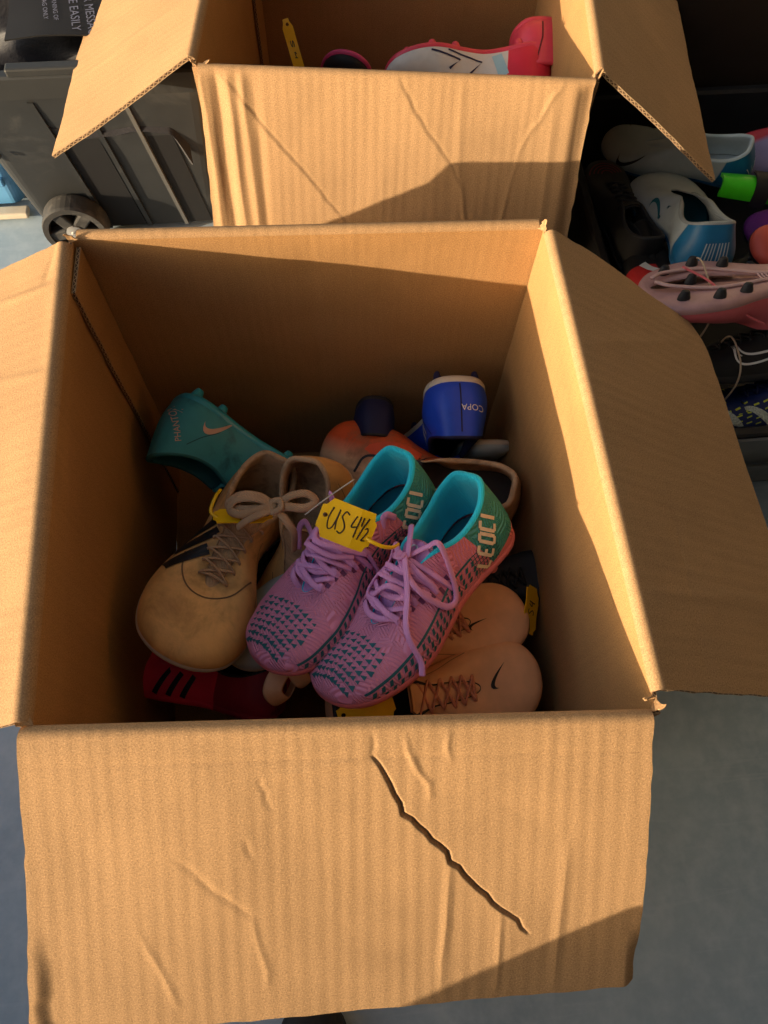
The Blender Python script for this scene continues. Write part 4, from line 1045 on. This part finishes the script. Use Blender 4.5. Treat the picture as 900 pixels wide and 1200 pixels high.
V, F = box_geo(0.700 - .85, 1.09 - .85, -0.006, -0.001, 0.10, 0.112, 0.001); mesh_obj('rib', V, F, GREY_CLEAR, sb, smooth=False)

box3 = empty('brown_box', (0.9, 1.0, 0), 'brown box, deep shade put in its colour, behind the storage bin', 'box')
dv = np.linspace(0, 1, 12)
DKB = M('shade_dark_board', (0.028, 0.016, 0.009), 0.8)  # near-black brown carries the deep shade in the board colour
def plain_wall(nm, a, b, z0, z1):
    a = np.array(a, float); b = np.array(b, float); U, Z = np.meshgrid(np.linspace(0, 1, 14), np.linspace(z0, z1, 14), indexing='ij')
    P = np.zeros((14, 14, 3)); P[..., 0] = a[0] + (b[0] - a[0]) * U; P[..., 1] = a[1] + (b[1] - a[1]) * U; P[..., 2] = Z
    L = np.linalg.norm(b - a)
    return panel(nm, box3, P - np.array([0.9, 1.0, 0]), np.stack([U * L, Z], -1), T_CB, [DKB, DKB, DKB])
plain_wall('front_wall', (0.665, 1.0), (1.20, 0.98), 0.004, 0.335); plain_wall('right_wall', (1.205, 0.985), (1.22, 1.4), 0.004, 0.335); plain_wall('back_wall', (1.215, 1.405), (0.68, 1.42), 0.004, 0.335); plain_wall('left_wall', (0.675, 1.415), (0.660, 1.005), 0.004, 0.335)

ms = make_shoe('cleat', 'grey and blue cleat with open collar facing up in the storage bin', (0.742, 0.535, 0.255), (0.762, 0.775, 0.185), (-0.05, -0.05, 0.95), dict(upper=MERC, lining=L_('grey_collar', (0.30, 0.32, 0.31), weave=True), insole=MLIN, sole=L_('blue_plate', (0.02, 0.12, 0.26)), tongue=GREYB, lace=GREYB), side=-1, L=0.25, studs=False, N=128, NV=28, laces=None, wid=1.25, tongue=False)
swoosh(ms, 'top', (0.055, 0.60), (0.55, -0.85), (-0.85, -0.5), 0.13, MLIN); swoosh(ms, 'top', (-0.13, 0.62), (0.25, -0.95), (-0.9, -0.3), 0.16, TEALP)
strip_decal(ms, 'heel_lines', [line_strip([(a, 0.08), (a * .8 + .01, 0.2)], 0.006) for a in (-0.07, -.05, -.03, -.012, .012, .03, .05, .07)], 'heel', GREYB, 0.0008, 2)
m2 = make_shoe('cleat', 'blue heeled grey cleat lying behind the flap in the storage bin', (0.880, 0.745, 0.225), (0.690, 0.855, 0.190), (0.0, -0.25, 0.95), dict(upper=MERC, lining=GREYB, sole=L_('blue_plate_dark', (0.02, 0.10, 0.22)), lace=GREYB), side=1, studs=False, N=112, NV=24, laces=None)
swoosh(m2, 'x-', (0.86, 0.06), (-1, 0.1), (0.1, 0.9), 0.20, BLACK); swoosh(m2, 'x+', (0.86, 0.06), (-1, 0.1), (0.1, 0.9), 0.20, BLACK)
for vw in ('heel',): strip_decal(m2, 'heel_lines', [line_strip([(-0.08, 0.17), (-.06, .09), (-.045, .17), (-.03, .09)], 0.006), line_strip([(-.005, 0.17), (0.0, 0.08)], 0.006), line_strip([(.02, 0.17), (0.025, 0.08)], 0.006), line_strip([(.045, 0.17), (0.05, 0.08)], 0.006), line_strip([(.07, 0.17), (0.07, 0.08)], 0.006)], vw, WHITE, 0.0008, 2)
make_shoe('cleat', 'lavender and red toe at the right edge above the green shin guard', (1.08, 0.83, 0.235), (0.882, 0.785, 0.205), (0, -0.3, 0.9), dict(upper=LAV, lining=DARK, sole=REDS, lace=LAV), studs=False, laces=None, N=80, NV=20, L=0.22)
sg = empty('shin_guard', (0.898, 0.690, 0.248), 'neon green shin guard with black strap in the storage bin', 'shin guard')
gu2, gv2 = np.meshgrid(np.linspace(-1, 1, 24), np.linspace(-1, 1, 10), indexing='ij')
P = np.stack([gu2 * 0.085, gv2 * 0.019 * (1 - 0.12 * gu2 ** 2), 0.016 * (1 - gv2 ** 2)], -1)
mm = Matrix.Rotation(math.radians(-14), 4, 'Z') @ Matrix.Rotation(math.radians(30), 4, 'X')
P = np.array([[tuple(mm @ Vector(tuple(p))) for p in row] for row in P])
panel('shell', sg, P, np.stack([gu2, gv2], -1), 0.005, [GREEN, GREEN])
stv = [mm @ Vector((-0.030 + 0.011 * a, b * 0.024, 0.019 * (1 - b * b) + 0.003)) for b in np.linspace(-1, 1, 12) for a in (-1, 1)]
stv = np.array([tuple(v) for v in stv]); stv = np.vstack([stv, stv - np.array([0, 0, 0.003])])
f1 = grid_faces(12, 2); mesh_obj('strap', stv, f1 + [tuple(24 + i for i in f[::-1]) for f in f1], BLACK, sg)
make_shoe('cleat', 'purple mesh cleat at the right edge below the green shin guard', (1.05, 0.655, 0.215), (0.862, 0.645, 0.20), (0, -0.2, 1), dict(upper=PURP, lining=DARK, sole=DARK, lace=PURP), studs=False, N=80, NV=20, L=0.2)
make_shoe('cleat', 'coral red rounded toe at the right edge over the pink sole', (1.02, 0.575, 0.25), (0.824, 0.585, 0.238), (0, -0.3, 1), dict(upper=REDORG, lining=DARK, sole=DARK, lace=REDORG), studs=False, laces=None, N=80, NV=20, L=0.2)
k1 = make_shoe('cleat', 'coral pink cleat turned sole up with black studs in the storage bin', (0.885, 0.478, 0.318), (0.628, 0.486, 0.318), (0.0, -0.40, -0.92), dict(upper=PKUP, lining=DARK, sole=PKSOLE, stud=DARK, lace=PKUP), side=1, laces=None, L=0.262, N=112, NV=24, wid=1.3)
# moulded ridges of the plate
g = []
for sx in (-1, 1):
    g.append(tube_geo(np.array([(sx * a, y, -0.003) for a, y in ((0.06, 0.05), (0.085, 0.18), (0.045, 0.30), (0.035, 0.42), (0.07, 0.55), (0.10, 0.70), (0.07, 0.88), (0.02, 0.95))]) * k1.L + np.array([0, 0, 0]), 0.0035, 6, 60, 0.6))
for k in range(9): g.append(tube_geo(np.array([(-0.03, 0.30 + 0.018 * k, -0.001), (0.03, 0.30 + 0.018 * k, -0.001)]) * k1.L, 0.0012, 5, 8))
mesh_obj('plate_ridges', *join(g), L_('pale_pink_ridge', (0.60, 0.38, 0.36)), k1.outsole)
def band(name, label, c, ry, rz, tilt, r=0.0011):
    o = empty(name, c, label, 'rubber band', 'rubber bands round paired cleats')
    pts = [(tilt * math.cos(a), ry * math.copysign(abs(math.cos(a)) ** 0.7, math.cos(a)), rz * math.copysign(abs(math.sin(a)) ** 0.7, math.sin(a))) for a in np.linspace(0, 2 * math.pi, 30)]
    mesh_obj('loop', *tube_geo(np.array(pts), r, 6, 90), RUBBER, o)
band('rubber_band', 'beige rubber band round the pink sole up cleat', (0.700, 0.478, 0.288), 0.050, 0.036, 0.004)
lc = empty('loose_lace', (0.69, 0.49, 0.318), 'coral lace end crossing the pink sole', 'shoelace')
mesh_obj('cord', *tube_geo(np.array([(-0.02, 0.004, 0.012), (0.01, -0.022, 0.010), (0.045, -0.055, -0.006), (0.075, -0.066, -0.018)]), 0.002, 6, 24, 0.6), PKUP, lc)
x1 = make_shoe('cleat', 'black cleat with white outlined tick under the pink one', (0.905, 0.405, 0.215), (0.650, 0.405, 0.215), (0.0, 0.72, 0.70), dict(upper=BLKUP, lining=DARK, sole=DARK, lace=BLKUP), side=1, studs=False, L=0.255, N=112, NV=24)
for vw in ('x+', 'x-'): swoosh(x1, vw, (0.66, 0.06), (-1.0, 0.06), (0.06, 0.62), 0.55, WHITE, outline=0.010)
band('rubber_band', 'beige rubber band round the black cleat', (0.735, 0.402, 0.240), 0.036, 0.040, 0.003)
a1 = make_shoe('cleat', 'navy cleat with white stripes and lime dashes by the bin rim', (0.935, 0.362, 0.180), (0.690, 0.358, 0.180), (0.0, 0.60, 0.80), dict(upper=L_('navy_print_upper', (0.008, 0.02, 0.10), rough=0.5), lining=DARK, sole=NAVY, lace=NAVY), side=1, studs=False, L=0.245, N=112, NV=24)
for vw in ('x+', 'x-'):
    strip_decal(a1, 'stripe', [(bez([(0.90 - .17 * k, 0.13), (0.84 - .17 * k, 0.145), (0.78 - .17 * k, 0.11), (0.74 - .17 * k, 0.045)]), bez([(0.90 - .17 * k, 0.12), (0.86 - .17 * k, 0.115), (0.82 - .17 * k, 0.08), (0.78 - .17 * k, 0.04)])) for k in range(3)], vw, M('speckled_white_print', (0.55, 0.58, 0.48), 0.6, 0.6, 500, 0), 0.0008, 4)
    strip_decal(a1, 'lime_dash', [line_strip([(0.35 + 0.05 * (i % 12), 0.06 + 0.028 * (i // 12) + 0.006 * (i % 3)), (0.378 + 0.05 * (i % 12), 0.052 + 0.028 * (i // 12) + 0.006 * (i % 3))], 0.006) for i in range(48)], vw, YLIME, 0.0007, 2)
rg2 = L_('dark_red_rings', (0.16, 0.008, 0.016))
z1 = make_shoe('cleat', 'black cleat with dark red rings in the shadow beside the rear box', (0.690, 0.60, 0.19), (0.672, 0.785, 0.185), (0.1, -0.2, 1), dict(upper=BLKUP, lining=DARK, sole=DARK, lace=BLKUP), studs=False, L=0.22, N=80, NV=20)
strip_decal(z1, 'red_rings', [line_strip([(r_ * math.cos(a), 0.80 + r_ * math.sin(a)) for a in np.linspace(0.2, 2.9, 14)], 0.008) for r_ in (0.04, 0.065, 0.09, 0.115)], 'top', rg2, 0.0006, 2)
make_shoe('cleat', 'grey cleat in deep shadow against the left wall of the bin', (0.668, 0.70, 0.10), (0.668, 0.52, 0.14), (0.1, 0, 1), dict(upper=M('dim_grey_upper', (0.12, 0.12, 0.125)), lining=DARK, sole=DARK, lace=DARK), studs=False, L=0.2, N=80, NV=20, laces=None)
z3 = make_shoe('cleat', 'black and red cleat with white tip under the grey and blue one', (0.700, 0.73, 0.15), (0.698, 0.545, 0.215), (0, 0.1, 1), dict(upper=M('black_red_white', (0.010, 0.010, 0.011), regions=[((0.5, 0.02, 0.02), [(0, 1, 0, -0.165, 0.001), (1, 0, 0, -0.004, 0.001)])]), lining=DARK, sole=DARK, lace=WHITE), studs=False, L=0.22, N=80, NV=20, laces=None)
strip_decal(z3, 'white_flash', [line_strip([(0.02, 0.84), (0.07, 0.80), (0.10, 0.74)], 0.05)], 'top', WHITE, 0.0006, 3)
make_shoe('cleat', 'dark cleat low at the back of the bin under the white toe', (0.80, 0.90, 0.10), (0.70, 0.72, 0.12), (0, 0, 1), dict(upper=BLKUP, lining=DARK, sole=DARK, lace=DARK), studs=False, N=64, NV=18, laces=None)
make_shoe('cleat', 'black cleat with pale trim between grey cleat and coral toe', (0.905, 0.655, 0.17), (0.800, 0.535, 0.215), (0, 0, 1), dict(upper=BLKUP, lining=DARK, sole=DARK, lace=M('grey_lace', (0.14, 0.14, 0.15))), studs=False, N=80, NV=20)

# ================================================================== black wheeled tote at the back left
bt = empty('wheeled_tote', (-0.10, 0.89, 0), 'black plastic wheeled tote behind the left flap', 'tote')
tx0, tx1, ty1 = -0.180, 0.212, 0.45
V, F = bin_geo(tx0, tx1, 0, ty1, 0.018, 0.34, 0.045, 0.016, 0.04, 0.005)
mesh_obj('body', V, F, BLK_PL, bt, smooth=False)
def slant_bar(x0, x1, dz0, dz1, dep, xs=0.0):
    # raised rib or painted shadow band on the tapered near face
    def yf(z): return 0.045 * (0.34 - z) / 0.322
    V = []
    for z in (dz0, dz1):
        sh = xs * (dz1 - z)
        for x in (x0 + sh, x1 + sh): V += [(x, yf(z) - dep, z), (x, yf(z) + 0.002, z)]
    return np.array(V), [(0, 2, 6, 4), (0, 4, 5, 1), (2, 3, 7, 6), (4, 6, 7, 5), (0, 1, 3, 2), (1, 5, 7, 3)]
SHADOWPL = M('shadow_black', (0.010, 0.010, 0.011), 0.7)  # dark bands paint in shadows and reflections on the tote face
mesh_obj('shadow_band', *slant_bar(-0.045, 0.012, 0.020, 0.285, 0.0015, 0.10), SHADOWPL, bt, smooth=False)
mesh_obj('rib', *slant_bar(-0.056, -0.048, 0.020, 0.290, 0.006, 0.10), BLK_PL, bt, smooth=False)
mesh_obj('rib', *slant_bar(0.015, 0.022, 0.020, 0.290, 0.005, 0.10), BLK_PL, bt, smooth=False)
mesh_obj('rib', *slant_bar(0.072, 0.078, 0.020, 0.295, 0.006, 0.12), M('pale_grey_edge', (0.12, 0.12, 0.115), 0.5), bt, smooth=False)  # rib in a lighter grey than the others
mesh_obj('shadow_band', *slant_bar(0.082, 0.12, 0.020, 0.290, 0.0015, 0.12), SHADOWPL, bt, smooth=False)
V, F = box_geo(-0.06, 0.13, -0.017, -0.001, 0.34, 0.352, 0.003); mesh_obj('latch_lip', V, F, BLK_PL, bt, smooth=False)
# wheel
def wheel(parent, cx, cy, cz, r):
    wm = M('worn_black_wheel', (0.045, 0.043, 0.040), 0.6, 0.2, 30, 0.2, 300, dirt=((0.16, 0.15, 0.135), 0.5, 0.8, 25.0))
    hub_o = empty('wheel', (cx, cy, cz)); hub_o.parent = parent
    n = 40
    prof = [(r * .80, -.018), (r * .97, -.018), (r, -.013), (r, .013), (r * .97, .018), (r * .80, .018)]
    V = [(p * math.cos(a * 6.2832 / n), y, p * math.sin(a * 6.2832 / n)) for p, y in prof for a in range(n)]
    F = [(k * n + a, k * n + (a + 1) % n, ((k + 1) % 6) * n + (a + 1) % n, ((k + 1) % 6) * n + a) for k in range(6) for a in range(n)]
    mesh_obj('tyre', V, F, wm, hub_o, smooth=False)
    disc = [(0.0, 0.004), (r * .82, 0.004), (r * .82, 0.012), (0.0, .012)]
    V = [(0, 0.002, 0)] + [(r * .82 * math.cos(a * 6.2832 / n), 0.004, r * .82 * math.sin(a * 6.2832 / n)) for a in range(n)]
    mesh_obj('disc', V, [(0, 1 + (a + 1) % n, 1 + a) for a in range(n)], DARK, hub_o, smooth=False)
    g = []
    for k in range(5):
        a = k * 6.2832 / 5 + 0.4
        Vb, Fb = box_geo(r * .22, r * .86, -.015, .003, -.010, .010, 0.003)
        g.append(xform((Vb, Fb), Matrix.Rotation(a, 4, 'Y')))
    mesh_obj('spokes', *join(g), wm, hub_o, smooth=False)
    nn_ = 20; V = []; 
    for p, y in ((r * .28, -.010), (r * .28, -.017), (r * .13, -.019), (r * .12, -.024), (0.0001, -.025)): V += [(p * math.cos(a * 6.2832 / nn_), y, p * math.sin(a * 6.2832 / nn_)) for a in range(nn_)]
    mesh_obj('axle_cap', V, [(k * nn_ + (a + 1) % nn_, k * nn_ + a, (k + 1) * nn_ + a, (k + 1) * nn_ + (a + 1) % nn_) for k in range(4) for a in range(nn_)], M('dull_steel', (0.42, 0.41, 0.39), 0.4, metallic=0.6), hub_o, smooth=False)
wheel(bt, -0.070, 0.012, 0.054, 0.053)
V, F = tube_geo(np.array([(-0.135, 0.012, 0.20), (-0.135, 0.008, 0.20)]), 0.004, 10, 2, spline=False); mesh_obj('mould_mark', V, F, M('grey_plastic', (0.07, 0.07, 0.07)), bt)
# garments in the tote
NAVYF = M('navy_garment', (0.006, 0.006, 0.012), 0.9, 0.3, 20, 0.4, 200, bdist=0.002, sheen=0.3)
cl = empty('folded_garment', (-0.2, 1.05, 0.30), 'dark navy folded clothing heaped in the black tote', 'clothing')
gu3, gv3 = np.meshgrid(np.linspace(-0.06, 0.25, 60), np.linspace(-0.15, 0.26, 50), indexing='ij')
hz = 0.02 + 0.022 * vnoise(gu3 * 9, gv3 * 12, 4) + 0.01 * vnoise(gu3 * 22, gv3 * 30, 8) - 0.09 * smooth(0.13, 0.17, np.abs(gu3 - 0.095)) - 0.09 * smooth(-0.12, -0.16, gv3) + 0.05 * smooth(-0.05, 0.0, gv3)
panel('cloth', cl, np.stack([gu3, gv3, hz], -1), np.stack([gu3, gv3], -1), 0.006, [NAVYF, NAVYF])
mb = empty('mailer_bag', (-0.105, 0.985, 0.325), 'black plastic mailing bag with pale printed lettering in the tote', 'bag')
gu4, gv4 = np.meshgrid(np.linspace(-0.06, 0.10, 30), np.linspace(-0.05, 0.25, 30), indexing='ij')
bz = lambda x, y: 0.030 + 0.010 * vnoise(x * 10, y * 12, 6) + 0.07 * y
panel('film', mb, np.stack([gu4, gv4, bz(gu4, gv4)], -1), np.stack([gu4, gv4], -1), 0.002, [M('black_poly_film', (0.006, 0.006, 0.008), 0.7), BLACK])
PRT = M('faint_grey_print', (0.16, 0.17, 0.24), 0.6, 0.1, 100, 0)
for txt, sz, ox, oy in (('FOR MESSAGE', 0.017, 0.040, 0.045), ('ATE EASILY', 0.017, 0.020, 0.040), ('WARNING OF', 0.009, -0.002, 0.035), ('BAG ONLY', 0.009, -0.014, 0.025)):
    Vt, Ft = text_geo(txt, sz)
    ca, sa = math.cos(math.radians(-82)), math.sin(math.radians(-82))
    X = ox + Vt[:, 0] * ca - Vt[:, 1] * sa; Y = oy + Vt[:, 0] * sa + Vt[:, 1] * ca
    mesh_obj('lettering', np.stack([X, Y, bz(X, Y) + 0.0012], 1), Ft, PRT, mb, smooth=False)

# pale blue crate at the far left edge
bc = empty('crate', (-0.425, 0.99, 0), 'light blue plastic crate at the left edge beyond the wheeled tote', 'crate')
BLU = M('light_blue_plastic', (0.12, 0.34, 0.62), 0.4, 0.1, 20, 0.05, 200)
V, F = bin_geo(-0.22, 0.16, 0, 0.3, 0.012, 0.20, 0.02, 0.012, 0.03); mesh_obj('body', V, F, BLU, bc, smooth=False)
V, F = box_geo(-0.12, 0.13, 0.004, 0.014, 0.06, 0.075, 0.003); mesh_obj('rib', V, F, BLU, bc, smooth=False)
V, F = box_geo(-0.20, 0.15, -0.012, 0.01, 0.004, 0.016, 0.003); mesh_obj('skid', V, F, M('cream_plastic', (0.6, 0.52, 0.40)), bc, smooth=False)

# ================================================================== near the viewer, mostly out of frame
def shadow_tote(name, label, x0, x1, y0, y1, h, rz, c):
    o = empty(name, (c[0], c[1], 0), label, 'tote'); o.rotation_euler.z = rz
    V, F = bin_geo(x0, x1, y0, y1, 0.004, h - 0.03, 0.03, 0.012, 0.03); mesh_obj('body', V, F, BLK_PL, o, smooth=False)
    V, F = box_geo(x0 - 0.012, x1 + 0.012, y0 - 0.012, y1 + 0.012, h - 0.03, h, 0.006); mesh_obj('caster_lid', V, F, BLK_PL, o, smooth=False)
    return o
shadow_tote('shadow_caster', 'unseen black tote added to shade the front flap', -0.60, 0.0, -0.45, 0, 0.45, math.atan2(0.135, 0.393), (0.02, -0.335))  # added shadow caster; its lid edge shapes the shadow on the flap
shadow_tote('shadow_caster', 'low unseen black tote added at the left to shade the floor', -0.5, 0.0, -1.35, 0, 0.30, 0.0, (-0.62, 0.42))  # added shadow caster keeping the low sun off the floor
bs = make_shoe('shoe', 'black shoe tip just showing below the front flap', (0.16, -0.50, 0.012), (0.152, -0.254, 0.012), (0, 0, 1), dict(upper=BLKUP, lining=DARK, sole=DARK, lace=BLKUP), cat='shoe', studs=False, N=64, NV=18)

S.render.engine = 'CYCLES'
S.render.resolution_x = 768; S.render.resolution_y = 1024
